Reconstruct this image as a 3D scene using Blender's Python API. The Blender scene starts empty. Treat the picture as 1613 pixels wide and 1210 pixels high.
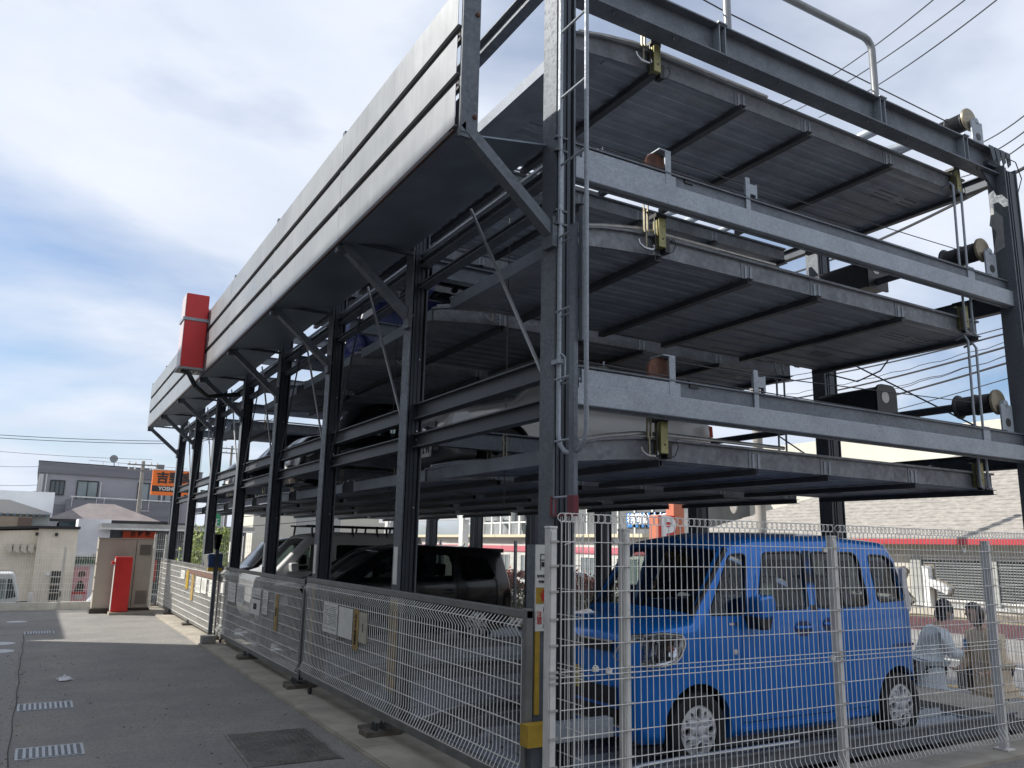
import bpy, bmesh, math, random
from mathutils import Vector, Matrix, geometry
from math import pi, sin, cos, radians as R
random.seed(7)
S = bpy.context.scene
C = S.collection
# ------------------------------------------------------------------ camera
FX = 1261.0
RM = Matrix(((0.86350631, 0.11599048, 0.49081877),
             (-0.50397428, 0.16149496, 0.84848648),
             (0.0191516, -0.98003346, 0.19790813)))      # rows: world axes in camera space (x right, y down, z forward)
EYE = Vector((0, 0, 1.65))
cam = bpy.data.objects.new("camera", bpy.data.cameras.new("camera"))
C.objects.link(cam)
cam.data.sensor_width = 36
cam.data.lens = FX / 1613 * 36
cam.data.clip_start = 0.05
cam.data.clip_end = 3000
rt, up, bk = [Vector((RM[i][0] for i in range(3))), Vector((-RM[i][1] for i in range(3))), Vector((-RM[i][2] for i in range(3)))]
m3 = Matrix((rt, up, bk)).transposed().to_4x4()
m3.translation = EYE
cam.matrix_world = m3
S.camera = cam

def W(px, py, **k):
    """the place a photo pixel looks at, on a plane x=, y= or z= const"""
    d = RM @ Vector((px - 806.5, py - 605.0, FX))
    a, v = list(k.items())[0]
    i = 'xyz'.index(a)
    return EYE + d * ((v - EYE[i]) / d[i])

# ------------------------------------------------------------------ world, sun, exposure
SUN_EL = R(38)
SDX, SDY = -0.845, 0.535                      # direction towards the sun, on the ground
world = bpy.data.worlds.new("World")
S.world = world
world.use_nodes = True
nt = world.node_tree
nt.nodes.clear()
def N(t, kind, **k):
    n = t.nodes.new(kind)
    for a, v in k.items():
        if a == 'inp':
            for q, w in v.items():
                n.inputs[q].default_value = w
        else:
            setattr(n, a, v)
    return n
wo = N(nt, 'ShaderNodeOutputWorld')
bg = N(nt, 'ShaderNodeBackground', inp={'Strength': 0.135})
sky = N(nt, 'ShaderNodeTexSky', sky_type='NISHITA', sun_disc=False, sun_elevation=SUN_EL,
        sun_rotation=math.atan2(SDX, SDY), altitude=20, air_density=1.0, dust_density=1.2, ozone_density=1.4)
tc = N(nt, 'ShaderNodeTexCoord')
sep = N(nt, 'ShaderNodeSeparateXYZ')
nt.links.new(tc.outputs['Generated'], sep.inputs[0])
mx = N(nt, 'ShaderNodeMath', operation='MAXIMUM', inp={1: 0.0})
nt.links.new(sep.outputs['Z'], mx.inputs[0])
ad = N(nt, 'ShaderNodeMath', operation='ADD', inp={1: 0.22})
nt.links.new(mx.outputs[0], ad.inputs[0])
dv = N(nt, 'ShaderNodeVectorMath', operation='DIVIDE')
cb = N(nt, 'ShaderNodeCombineXYZ')
for q in ('X', 'Y', 'Z'):
    nt.links.new(ad.outputs[0], cb.inputs[q])
nt.links.new(tc.outputs['Generated'], dv.inputs[0])
nt.links.new(cb.outputs[0], dv.inputs[1])
mp = N(nt, 'ShaderNodeMapping')
mp.inputs['Location'].default_value = (1.3, 0.35, 0.0)
mp.inputs['Rotation'].default_value = (0, 0, R(25))
mp.inputs['Scale'].default_value = (0.85, 1.1, 0.8)
nt.links.new(dv.outputs[0], mp.inputs[0])
n1 = N(nt, 'ShaderNodeTexNoise', inp={'Scale': 1.0, 'Detail': 9.0, 'Roughness': 0.5, 'Distortion': 0.25})
nt.links.new(mp.outputs[0], n1.inputs['Vector'])
cr = N(nt, 'ShaderNodeValToRGB')
cr.color_ramp.elements[0].position = 0.33
cr.color_ramp.elements[0].color = (0, 0, 0, 1)
cr.color_ramp.elements[1].position = 0.54
cr.color_ramp.elements[1].color = (1, 1, 1, 1)
nt.links.new(n1.outputs['Fac'], cr.inputs[0])
n2 = N(nt, 'ShaderNodeTexNoise', inp={'Scale': 2.2, 'Detail': 6.0, 'Roughness': 0.55})
nt.links.new(mp.outputs[0], n2.inputs['Vector'])
cc = N(nt, 'ShaderNodeValToRGB')
cc.color_ramp.elements[0].position = 0.3
cc.color_ramp.elements[0].color = (1.7, 1.9, 2.25, 1)
cc.color_ramp.elements[1].position = 0.7
cc.color_ramp.elements[1].color = (2.15, 2.27, 2.52, 1)
nt.links.new(n2.outputs['Fac'], cc.inputs[0])
mix = N(nt, 'ShaderNodeMixRGB', inp={0: 0.5})
skm = N(nt, 'ShaderNodeMixRGB', blend_type='MULTIPLY', inp={0: 1.0, 2: (0.27, 0.305, 0.345, 1)})
nt.links.new(sky.outputs[0], skm.inputs[1])
nt.links.new(cr.outputs[0], mix.inputs[0])
nt.links.new(skm.outputs[0], mix.inputs[1])
nt.links.new(cc.outputs[0], mix.inputs[2])
nt.links.new(mix.outputs[0], bg.inputs[0])
nt.links.new(bg.outputs[0], wo.inputs[0])
sl = bpy.data.lights.new("sun", 'SUN')
sl.energy = 2.0
sl.angle = R(0.53)
sl.color = (1.0, 0.955, 0.88)
sun = bpy.data.objects.new("sun", sl)
C.objects.link(sun)
sd = Vector((SDX * cos(SUN_EL), SDY * cos(SUN_EL), sin(SUN_EL)))
sun.rotation_euler = sd.to_track_quat('Z', 'Y').to_euler()
S.view_settings.view_transform = 'Standard'
S.view_settings.look = 'None'
S.view_settings.gamma = 1
S.view_settings.exposure = 1.63
S.view_settings.use_curve_mapping = False
S.cycles.max_bounces = 8
S.cycles.transparent_max_bounces = 16

# ------------------------------------------------------------------ materials
MC = {}
def mat(name, col, rough=0.6, metal=0.0, var=0.0, vs=3.0, bump=0.0, bs=40.0, coat=0.0, col2=None, spec=0.5, stretch=None, streak=0.0, gen=False):
    """principled with a second noise-mixed tone and fine bump"""
    if name in MC:
        return MC[name]
    m = bpy.data.materials.new(name)
    m.use_nodes = True
    t = m.node_tree
    b = t.nodes['Principled BSDF']
    b.inputs['Roughness'].default_value = rough
    b.inputs['Metallic'].default_value = metal
    b.inputs['Specular IOR Level'].default_value = spec
    if coat:
        b.inputs['Coat Weight'].default_value = coat
        b.inputs['Coat Roughness'].default_value = 0.04
    b.inputs['Base Color'].default_value = (*col, 1)
    geo = N(t, 'ShaderNodeNewGeometry')
    src = geo.outputs['Position']
    if stretch:
        mp_ = N(t, 'ShaderNodeMapping')
        mp_.inputs['Scale'].default_value = stretch
        t.links.new(src, mp_.inputs[0])
        src2 = mp_.outputs[0]
    else:
        src2 = src
    if var or col2:
        nz = N(t, 'ShaderNodeTexNoise', inp={'Scale': vs, 'Detail': 8.0, 'Roughness': 0.65})
        t.links.new(src2, nz.inputs['Vector'])
        rp = N(t, 'ShaderNodeValToRGB')
        c2 = col2 or tuple(max(0, c * (1 - var)) for c in col)
        c1 = col if col2 else tuple(c * (1 + var * 0.7) for c in col)
        rp.color_ramp.elements[0].position = 0.35
        rp.color_ramp.elements[0].color = (*c2, 1)
        rp.color_ramp.elements[1].position = 0.65
        rp.color_ramp.elements[1].color = (*c1, 1)
        t.links.new(nz.outputs['Fac'], rp.inputs[0])
        out = rp.outputs[0]
        if streak:
            mp2 = N(t, 'ShaderNodeMapping')
            mp2.inputs['Scale'].default_value = (9, 9, 0.7)
            t.links.new(src, mp2.inputs[0])
            nz2 = N(t, 'ShaderNodeTexNoise', inp={'Scale': 2.0, 'Detail': 5.0, 'Roughness': 0.7})
            t.links.new(mp2.outputs[0], nz2.inputs['Vector'])
            rp2 = N(t, 'ShaderNodeValToRGB')
            rp2.color_ramp.elements[0].position = 0.3
            rp2.color_ramp.elements[0].color = (1 - streak,) * 3 + (1,)
            rp2.color_ramp.elements[1].position = 0.55
            rp2.color_ramp.elements[1].color = (1, 1, 1, 1)
            t.links.new(nz2.outputs['Fac'], rp2.inputs[0])
            mu = N(t, 'ShaderNodeMixRGB', blend_type='MULTIPLY', inp={0: 1.0})
            t.links.new(out, mu.inputs[1])
            t.links.new(rp2.outputs[0], mu.inputs[2])
            out = mu.outputs[0]
        t.links.new(out, b.inputs['Base Color'])
        mr = N(t, 'ShaderNodeMapRange', inp={3: max(0.03, rough - 0.12), 4: min(1, rough + 0.15)})
        t.links.new(nz.outputs['Fac'], mr.inputs[0])
        if rough > 0.25:
            t.links.new(mr.outputs[0], b.inputs['Roughness'])
    if bump:
        nb = N(t, 'ShaderNodeTexNoise', inp={'Scale': bs, 'Detail': 4.0, 'Roughness': 0.6})
        t.links.new(src2, nb.inputs['Vector'])
        bp = N(t, 'ShaderNodeBump', inp={'Strength': bump, 'Distance': 0.02})
        t.links.new(nb.outputs['Fac'], bp.inputs['Height'])
        t.links.new(bp.outputs[0], b.inputs['Normal'])
    MC[name] = m
    return m

def galv(name, c1, c2, scale=45, rough=0.45, metal=0.55, dirt=0.35):
    """spangled galvanised steel: voronoi spangles and dirt clouds"""
    if name in MC:
        return MC[name]
    m = bpy.data.materials.new(name)
    m.use_nodes = True
    t = m.node_tree
    b = t.nodes['Principled BSDF']
    b.inputs['Metallic'].default_value = metal
    geo = N(t, 'ShaderNodeNewGeometry')
    vo = N(t, 'ShaderNodeTexVoronoi', inp={'Scale': scale})
    t.links.new(geo.outputs['Position'], vo.inputs['Vector'])
    nz = N(t, 'ShaderNodeTexNoise', inp={'Scale': 2.3, 'Detail': 8.0, 'Roughness': 0.7})
    t.links.new(geo.outputs['Position'], nz.inputs['Vector'])
    sp = N(t, 'ShaderNodeSeparateColor')
    t.links.new(vo.outputs['Color'], sp.inputs[0])
    mxc = N(t, 'ShaderNodeMixRGB', inp={1: (*c1, 1), 2: (*c2, 1)})
    t.links.new(sp.outputs[0], mxc.inputs[0])
    rp = N(t, 'ShaderNodeValToRGB')
    rp.color_ramp.elements[0].position = 0.33
    rp.color_ramp.elements[0].color = (1 - dirt, 1 - dirt, 1 - dirt * 0.95, 1)
    rp.color_ramp.elements[1].position = 0.6
    rp.color_ramp.elements[1].color = (1, 1, 1, 1)
    t.links.new(nz.outputs['Fac'], rp.inputs[0])
    mu = N(t, 'ShaderNodeMixRGB', blend_type='MULTIPLY', inp={0: 1.0})
    t.links.new(mxc.outputs[0], mu.inputs[1])
    t.links.new(rp.outputs[0], mu.inputs[2])
    st = N(t, 'ShaderNodeTexNoise', inp={'Scale': 5.5, 'Detail': 9.0, 'Roughness': 0.75})
    t.links.new(geo.outputs['Position'], st.inputs['Vector'])
    rs = N(t, 'ShaderNodeValToRGB')
    rs.color_ramp.elements[0].position = 0.62
    rs.color_ramp.elements[0].color = (0, 0, 0, 1)
    rs.color_ramp.elements[1].position = 0.74
    rs.color_ramp.elements[1].color = (0.55, 0.55, 0.55, 1)
    t.links.new(st.outputs['Fac'], rs.inputs[0])
    m4 = N(t, 'ShaderNodeMixRGB', inp={2: (0.10, 0.075, 0.06, 1)})
    t.links.new(rs.outputs[0], m4.inputs[0])
    t.links.new(mu.outputs[0], m4.inputs[1])
    t.links.new(m4.outputs[0], b.inputs['Base Color'])
    mr = N(t, 'ShaderNodeMapRange', inp={3: rough - 0.1, 4: rough + 0.2})
    t.links.new(sp.outputs[1], mr.inputs[0])
    t.links.new(mr.outputs[0], b.inputs['Roughness'])
    MC[name] = m
    return m

def glassm(name, tint, refl=0.08, alpha=0.5):
    if name in MC:
        return MC[name]
    m = bpy.data.materials.new(name)
    m.use_nodes = True
    t = m.node_tree
    t.nodes.remove(t.nodes['Principled BSDF'])
    o = t.nodes['Material Output']
    tr = N(t, 'ShaderNodeBsdfTransparent', inp={0: (*tint, 1)})
    gl = N(t, 'ShaderNodeBsdfGlossy', inp={'Color': (0.95, 0.97, 1, 1), 'Roughness': 0.02})
    fr = N(t, 'ShaderNodeFresnel', inp={0: 1.5})
    mi = N(t, 'ShaderNodeMixShader')
    t.links.new(fr.outputs[0], mi.inputs[0])
    t.links.new(tr.outputs[0], mi.inputs[1])
    t.links.new(gl.outputs[0], mi.inputs[2])
    t.links.new(mi.outputs[0], o.inputs[0])
    MC[name] = m
    return m

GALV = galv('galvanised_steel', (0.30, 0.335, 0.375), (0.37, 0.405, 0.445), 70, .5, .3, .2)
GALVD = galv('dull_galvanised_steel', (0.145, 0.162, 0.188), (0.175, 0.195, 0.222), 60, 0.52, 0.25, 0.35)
COLM = galv('blue_grey_column_steel', (0.12, 0.135, 0.153), (0.14, 0.156, 0.176), 50, 0.5, 0.3, 0.2)
DARKST = mat('dark_beam_steel', (0.055, 0.066, 0.082), 0.5, 0.3, 0.35, 2.5)
DECK = mat('deck_underside_steel', (0.255, 0.285, 0.335), 0.62, 0.15, 0.25, 2.2, 0.15, 30)
ROPE = mat('steel_rope', (0.05, 0.05, 0.055), 0.5, 0.5)
BRIGHT = mat('bright_steel', (0.5, 0.51, 0.52), 0.35, 0.8, 0.2, 9)
PANEL = mat('fascia_sheet', (0.285, 0.30, 0.315), 0.42, 0.35, 0.12, 1.2, streak=0.16)
SOFF = mat('soffit_sheet', (0.22, 0.26, 0.31), 0.45, 0.3, 0.25, 1.5)
YZ = mat('yellow_zinc', (0.27, 0.25, 0.12), 0.4, 0.6, 0.3, 20)
RUST = mat('rusty_steel', (0.16, 0.075, 0.05), 0.8, 0.1, 0.5, 12)
BLACKP = mat('black_plastic', (0.012, 0.012, 0.013), 0.45)
RUBBER = mat('tyre_rubber', (0.014, 0.014, 0.015), 0.8, 0, 0.2, 20)
REDP = mat('red_paint', (0.62, 0.02, 0.02), 0.35, 0, 0.12, 2)
MAROON = mat('maroon_bracket_paint', (0.14, 0.012, 0.02), 0.45, 0, 0.2, 6)
YEL = mat('yellow_paint', (0.42, 0.27, 0.025), 0.5, 0, 0.15, 10)
YELD = mat('faded_yellow_tape', (0.36, 0.24, 0.07), 0.65, 0, 0.3, 12)
WHITE = mat('white_coated_steel', (0.68, 0.67, 0.64), 0.45, 0, 0.15, 7)
WIRE = mat('white_wire', (0.82, 0.81, 0.77), 0.45, 0, 0.12, 9)
FRAMEG = mat('grey_gate_frame', (0.2, 0.2, 0.195), 0.45, 0.35, 0.25, 4)
PAPER = mat('notice_board_white', (0.72, 0.72, 0.68), 0.5, 0, 0.1, 9)
INK = mat('black_ink', (0.02, 0.02, 0.022), 0.6)
REDINK = mat('red_ink', (0.55, 0.02, 0.02), 0.6)
CONC = mat('concrete', (0.46, 0.42, 0.35), 0.9, 0, 0.35, 2.0, 0.3, 60, col2=(0.29, 0.26, 0.215))
CONCD = mat('stained_concrete', (0.10, 0.095, 0.085), 0.9, 0, 0.4, 1.5, 0.3, 50)
RUSTC = mat('stained_pit_concrete', (0.34, 0.31, 0.27), 0.9, 0, 0.45, 1.4, 0.3, 45, col2=(0.15, 0.135, 0.12))
BEIGE = mat('beige_wall', (0.72, 0.65, 0.54), 0.85, 0, 0.12, 1.0, streak=0.18)
TAUPE = mat('cabinet_taupe', (0.46, 0.415, 0.35), 0.5, 0.05, 0.08, 2)
GREYW = mat('grey_siding', (0.32, 0.32, 0.345), 0.8, 0, 0.1, 0.6)
GREYD = mat('grey_band_siding', (0.19, 0.19, 0.215), 0.8, 0, 0.15, 0.6, stretch=(0.3, 0.3, 6))
WWALL = mat('white_wall', (0.74, 0.75, 0.78), 0.8, 0, 0.1, 0.5)
ROOFG = mat('grey_brown_roof', (0.20, 0.175, 0.17), 0.85, 0, 0.2, 1.5, 0.2, 20)
SHING = mat('beige_shingle', (0.31, 0.29, 0.262), 0.9, 0, 0.3, 7, 0.3, 30, stretch=(1, 0.5, 1))
GLASSB = mat('building_glass', (0.06, 0.08, 0.09), 0.08, 0, 0.3, 0.4, spec=0.8)
GLASSL = mat('pale_curtained_glass', (0.22, 0.26, 0.27), 0.12, 0, 0.2, 0.6, spec=0.8)
ORANGE = mat('orange_sign', (0.75, 0.16, 0.02), 0.5)
ORANGE2 = mat('red_orange_sign', (0.72, 0.09, 0.03), 0.5)

def asphalt():
    m = bpy.data.materials.new('asphalt')
    m.use_nodes = True
    t = m.node_tree
    b = t.nodes['Principled BSDF']
    geo = N(t, 'ShaderNodeNewGeometry')
    v = N(t, 'ShaderNodeTexVoronoi', inp={'Scale': 75.0})
    n = N(t, 'ShaderNodeTexNoise', inp={'Scale': 1.1, 'Detail': 8.0, 'Roughness': 0.65})
    f = N(t, 'ShaderNodeTexNoise', inp={'Scale': 55.0, 'Detail': 5.0, 'Roughness': 0.8})
    for q in (v, n, f):
        t.links.new(geo.outputs['Position'], q.inputs['Vector'])
    sp = N(t, 'ShaderNodeSeparateColor')
    t.links.new(v.outputs['Color'], sp.inputs[0])
    rp = N(t, 'ShaderNodeValToRGB')
    e = rp.color_ramp.elements
    e[0].position = 0.0; e[0].color = (0.20, 0.192, 0.18, 1)
    e[1].position = 1.0; e[1].color = (0.5, 0.49, 0.47, 1)
    x = e.new(0.5); x.color = (0.32, 0.308, 0.29, 1)
    x = e.new(0.9); x.color = (0.27, 0.265, 0.255, 1)
    mm = N(t, 'ShaderNodeMath', operation='MULTIPLY')
    t.links.new(sp.outputs[0], mm.inputs[0])
    t.links.new(f.outputs['Fac'], mm.inputs[1])
    m2 = N(t, 'ShaderNodeMath', operation='MULTIPLY', inp={1: 1.7})
    t.links.new(mm.outputs[0], m2.inputs[0])
    t.links.new(m2.outputs[0], rp.inputs[0])
    r2 = N(t, 'ShaderNodeValToRGB')
    r2.color_ramp.elements[0].position = 0.35
    r2.color_ramp.elements[0].color = (0.86, 0.86, 0.88, 1)
    r2.color_ramp.elements[1].position = 0.65
    r2.color_ramp.elements[1].color = (1.15, 1.13, 1.1, 1)
    t.links.new(n.outputs['Fac'], r2.inputs[0])
    mu = N(t, 'ShaderNodeMixRGB', blend_type='MULTIPLY', inp={0: 1.0})
    t.links.new(rp.outputs[0], mu.inputs[1])
    t.links.new(r2.outputs[0], mu.inputs[2])
    t.links.new(mu.outputs[0], b.inputs['Base Color'])
    b.inputs['Roughness'].default_value = 0.85
    bp = N(t, 'ShaderNodeBump', inp={'Strength': 0.9, 'Distance': 0.012})
    t.links.new(m2.outputs[0], bp.inputs['Height'])
    t.links.new(bp.outputs[0], b.inputs['Normal'])
    return m
ASPH = asphalt()
ASPH2 = mat('older_asphalt', (0.33, 0.32, 0.30), 0.9, 0, 0.35, 38, 0.6, 70, col2=(0.20, 0.194, 0.182))
TRIM0 = mat('bitumen_joint', (.03, .03, .03), .8)
ROADM = mat('pale_road_asphalt', (0.15, 0.148, 0.145), 0.9, 0, 0.2, 0.7, 0.2, 60)
STREET = mat('street_asphalt', (0.15, 0.147, 0.145), 0.9, 0, 0.15, 0.5)

# ------------------------------------------------------------------ mesh builder
class MB:
    def __init__(s):
        s.v = []; s.f = []; s.mi = []; s.cur = 0
    def add(s, vs, fs):
        b = len(s.v)
        s.v += [tuple(v) for v in vs]
        for f in fs:
            s.f.append([b + i for i in f]); s.mi.append(s.cur)
        return s
    def box(s, x0, x1, y0, y1, z0, z1):
        vs = [(x0, y0, z0), (x1, y0, z0), (x1, y1, z0), (x0, y1, z0), (x0, y0, z1), (x1, y0, z1), (x1, y1, z1), (x0, y1, z1)]
        return s.add(vs, [(0, 3, 2, 1), (4, 5, 6, 7), (0, 1, 5, 4), (1, 2, 6, 5), (2, 3, 7, 6), (3, 0, 4, 7)])
    def bar(s, p0, p1, w, h, upv=(0, 0, 1)):
        """box beam from p0 to p1, w across, h along up"""
        p0, p1 = Vector(p0), Vector(p1)
        d = (p1 - p0).normalized()
        u = Vector(upv)
        sd_ = d.cross(u)
        if sd_.length < 1e-4:
            sd_ = d.cross(Vector((1, 0, 0)))
        sd_.normalize()
        u = sd_.cross(d).normalized()
        vs = []
        for p in (p0, p1):
            for a, b in ((-1, -1), (1, -1), (1, 1), (-1, 1)):
                vs.append(p + sd_ * (a * w / 2) + u * (b * h / 2))
        return s.add(vs, [(3, 2, 1, 0), (4, 5, 6, 7), (0, 1, 5, 4), (1, 2, 6, 5), (2, 3, 7, 6), (3, 0, 4, 7)])
    def tube(s, pts, r, n=6, cap=True, closed=False):
        pts = [Vector(p) for p in pts]
        L = len(pts)
        ref = None
        vs = []
        for i, p in enumerate(pts):
            a = pts[(i - 1) % L] if (closed or i > 0) else p
            b = pts[(i + 1) % L] if (closed or i < L - 1) else p
            d = (b - a).normalized()
            if ref is None:
                ref = d.orthogonal().normalized()
            ref = (ref - d * ref.dot(d))
            if ref.length < 1e-5:
                ref = d.orthogonal()
            ref.normalize()
            o = d.cross(ref)
            rr = r[i] if isinstance(r, (list, tuple)) else r
            for k in range(n):
                t = 2 * pi * k / n
                vs.append(p + (ref * cos(t) + o * sin(t)) * rr)
        fs = []
        for i in range(L if closed else L - 1):
            j = (i + 1) % L
            for k in range(n):
                fs.append((i * n + k, i * n + (k + 1) % n, j * n + (k + 1) % n, j * n + k))
        if cap and not closed:
            fs.append(tuple(range(n - 1, -1, -1)))
            fs.append(tuple((L - 1) * n + k for k in range(n)))
        return s.add(vs, fs)
    def prism(s, poly, axis, a0, a1):
        """2d polygon extruded along an axis; poly in the two other axes, in order"""
        n = len(poly)
        def mk(p, a):
            if axis == 'x': return (a, p[0], p[1])
            if axis == 'y': return (p[0], a, p[1])
            return (p[0], p[1], a)
        vs = [mk(p, a0) for p in poly] + [mk(p, a1) for p in poly]
        fs = [tuple(range(n - 1, -1, -1)), tuple(range(n, 2 * n))]
        for i in range(n):
            j = (i + 1) % n
            fs.append((i, j, n + j, n + i))
        return s.add(vs, fs)
    def lathe(s, prof, c, axis='y', n=24, cap=True):
        """profile of (r, a) revolved about an axis through c"""
        c = Vector(c)
        vs = []
        for r, a in prof:
            for k in range(n):
                t = 2 * pi * k / n
                if axis == 'y': vs.append(c + Vector((r * cos(t), a, r * sin(t))))
                elif axis == 'x': vs.append(c + Vector((a, r * cos(t), r * sin(t))))
                else: vs.append(c + Vector((r * cos(t), r * sin(t), a)))
        fs = []
        for i in range(len(prof) - 1):
            for k in range(n):
                fs.append((i * n + k, i * n + (k + 1) % n, (i + 1) * n + (k + 1) % n, (i + 1) * n + k))
        if cap:
            fs.append(tuple(range(n)))
            fs.append(tuple((len(prof) - 1) * n + k for k in range(n - 1, -1, -1)))
        return s.add(vs, fs)
    def hbeam(s, p0, p1, h, b, tw=0.01, tf=0.014, upv=(0, 0, 1)):
        p0, p1 = Vector(p0), Vector(p1)
        d = (p1 - p0).normalized()
        u = Vector(upv)
        sd_ = d.cross(u).normalized()
        u = sd_.cross(d).normalized()
        s.bar(p0 + u * (h / 2 - tf / 2), p1 + u * (h / 2 - tf / 2), b, tf, upv)
        s.bar(p0 - u * (h / 2 - tf / 2), p1 - u * (h / 2 - tf / 2), b, tf, upv)
        s.bar(p0, p1, tw, h - 2 * tf, upv)
        return s
    def mesh(s, name, mats, smooth=False):
        me = bpy.data.meshes.new(name)
        me.from_pydata(s.v, [], s.f)
        for m in (mats if isinstance(mats, (list, tuple)) else [mats]):
            me.materials.append(m)
        if isinstance(mats, (list, tuple)) and len(mats) > 1:
            me.polygons.foreach_set('material_index', s.mi)
        bm = bmesh.new(); bm.from_mesh(me)
        bmesh.ops.recalc_face_normals(bm, faces=bm.faces)
        bm.to_mesh(me); bm.free()
        if smooth:
            me.polygons.foreach_set('use_smooth', [True] * len(me.polygons))
            try:
                me.set_sharp_from_angle(angle=R(38))
            except Exception:
                pass
        me.update()
        return me
    def build(s, name, mats, parent=None, smooth=False, kind=None, bevel=0):
        o = bpy.data.objects.new(name, s.mesh(name, mats, smooth))
        C.objects.link(o)
        if parent is not None:
            o.parent = parent
        if kind:
            o['kind'] = kind
        if bevel:
            b = o.modifiers.new('bevel', 'BEVEL')
            b.width = bevel; b.segments = 2; b.limit_method = 'ANGLE'; b.angle_limit = R(40)
            b.harden_normals = False
        return o

def part(name, me, parent, loc=(0, 0, 0), rot=(0, 0, 0)):
    o = bpy.data.objects.new(name, me)
    C.objects.link(o)
    o.parent = parent
    o.location = loc
    o.rotation_euler = rot
    return o
def thing(name, label, cat, loc=(0, 0, 0), rz=0, group=None):
    o = bpy.data.objects.new(name, None)
    C.objects.link(o)
    o.empty_display_size = 0.2
    o.location = loc
    o.rotation_euler = (0, 0, rz)
    tag(o, label, cat, group)
    return o
def tag(o, label, cat, group=None, kind=None):
    if label: o['label'] = label
    if cat: o['category'] = cat
    if group: o['group'] = group
    if kind: o['kind'] = kind
    return o
def struct(o):
    o['kind'] = 'structure'
    return o
def dup(o, parent=None):
    c = o.copy()
    C.objects.link(c)
    c.parent = parent
    for ch in KIDS.get(o.name, None) or [q for q in bpy.data.objects if q.parent == o]:
        dup(ch, c)
    return c
KIDS = {}
def text(s, size, loc, rot, m, parent=None, name='lettering', extrude=0.002, align='CENTER', sx=1.0, vertical=False, bold=0.0):
    cu = bpy.data.curves.new(name, 'FONT')
    cu.body = '\n'.join(s) if vertical else s
    cu.size = size
    cu.align_x = align
    cu.align_y = 'CENTER'
    cu.extrude = extrude
    cu.resolution_u = 3
    cu.offset = bold
    if vertical:
        cu.space_line = 0.85
    to = bpy.data.objects.new(name, cu)
    C.objects.link(to)
    bpy.context.view_layer.update()
    me = bpy.data.meshes.new_from_object(to.evaluated_get(bpy.context.evaluated_depsgraph_get()))
    bpy.data.objects.remove(to)
    me.materials.clear(); me.materials.append(m)
    o = bpy.data.objects.new(name, me)
    C.objects.link(o)
    o.location = loc
    o.rotation_euler = rot
    o.scale = (sx, 1, 1)
    if parent: o.parent = parent
    return o
FY = (pi / 2, 0, 0)            # facing -Y
FXm = (pi / 2, 0, -pi / 2)     # facing -X
def arc(cx, cy, r, a0, a1, n=6):
    return [(cx + r * cos(a0 + (a1 - a0) * i / n), cy + r * sin(a0 + (a1 - a0) * i / n)) for i in range(n + 1)]

# ------------------------------------------------------------------ ground and setting
def sheet(name, x0, x1, y0, y1, z, m, z1=None, kind='structure'):
    b = MB()
    z1 = z if z1 is None else z1
    b.add([(x0, y0, z), (x1, y0, z), (x1, y1, z1), (x0, y1, z1)], [(0, 1, 2, 3)])
    o = b.build(name, m)
    o['kind'] = kind
    return o
LOW = -1.3
sheet('ground', -900, 1500, -900, 1500, LOW - 0.3, mat('distant_ground', (0.14, 0.135, 0.12), 0.95, 0, 0.3, 0.05))
b = MB()
b.box(-4.6, 2.43, -12, 21.9, LOW, 0)                     # the asphalt yard, standing above the street
b.box(2.43, 9.75, -12, 4.0, LOW, 0)
b.build('parking_yard', ASPH)['kind'] = 'structure'
b = MB()
b.box(2.43, 3.18, 4.0, 21.9, LOW, 0.022)
b.box(3.18, 9.75, 4.0, 4.46, LOW, 0.03)
b.box(8.85, 9.75, 4.46, 21.9, LOW, 0.03)
b.box(3.18, 8.85, 4.46, 21.9, LOW, -0.30)
b.build('foundation_slab', CONC)['kind'] = 'structure'
b = MB()
b.box(3.185, 8.845, 4.465, 21.9, -0.30, -0.285)
b.build('pit_floor', RUSTC)['kind'] = 'structure'
# expansion joints in the strip are real grooves: slabs with gaps between them
for i in range(7):
    y0 = 4.02 + i * 2.56
    b = MB(); b.box(2.445, 3.17, y0, y0 + 2.545, 0.022, 0.034)
    b.build('kerb_slab', CONC, bevel=0.006)['kind'] = 'structure'
# outside: street level
b = MB()
b.add([(-90, 21.9, LOW), (9.75, 21.9, LOW), (60, 21.9, LOW), (60, 160, LOW - .1), (-90, 160, LOW - .1)], [(0, 1, 2, 3, 4)])
b.build('side_street', STREET)['kind'] = 'structure'
ZR = -0.8
sheet('road', 11.2, 20.4, -14, 140, ZR, ROADM, LOW + .3).__setitem__('kind', 'structure')
b = MB(); b.box(9.75, 11.2, -14, 60, LOW, ZR + 0.12); b.build('pavement', mat('pavement_concrete', (0.26, 0.25, 0.235), 0.9, 0, 0.2, 1.2))['kind'] = 'structure'
b = MB(); b.box(20.4, 24.0, -14, 60, LOW, ZR + 0.14); b.build('far_pavement', mat('pavement_concrete', (0.26, 0.25, 0.235)))['kind'] = 'structure'
def line(name, x0, x1, y0, y1, m):
    def zz(y): return ZR + (LOW + .3 - ZR) * (y + 14) / 154 + 0.006
    b = MB(); b.add([(x0, y0, zz(y0)), (x1, y0, zz(y0)), (x1, y1, zz(y1)), (x0, y1, zz(y1))], [(0, 1, 2, 3)])
    b.build(name, m)['kind'] = 'structure'
LW = mat('white_road_paint', (0.62, 0.62, 0.60), 0.8, 0, 0.2, 4)
line('white_line', 19.2, 19.35, -12, 120, LW)
line('white_line', 12.1, 12.25, -12, 120, LW)
line('yellow_line', 15.4, 15.55, -12, 120, mat('yellow_road_paint', (0.60, 0.36, 0.05), 0.8, 0, 0.2, 4))

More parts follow.
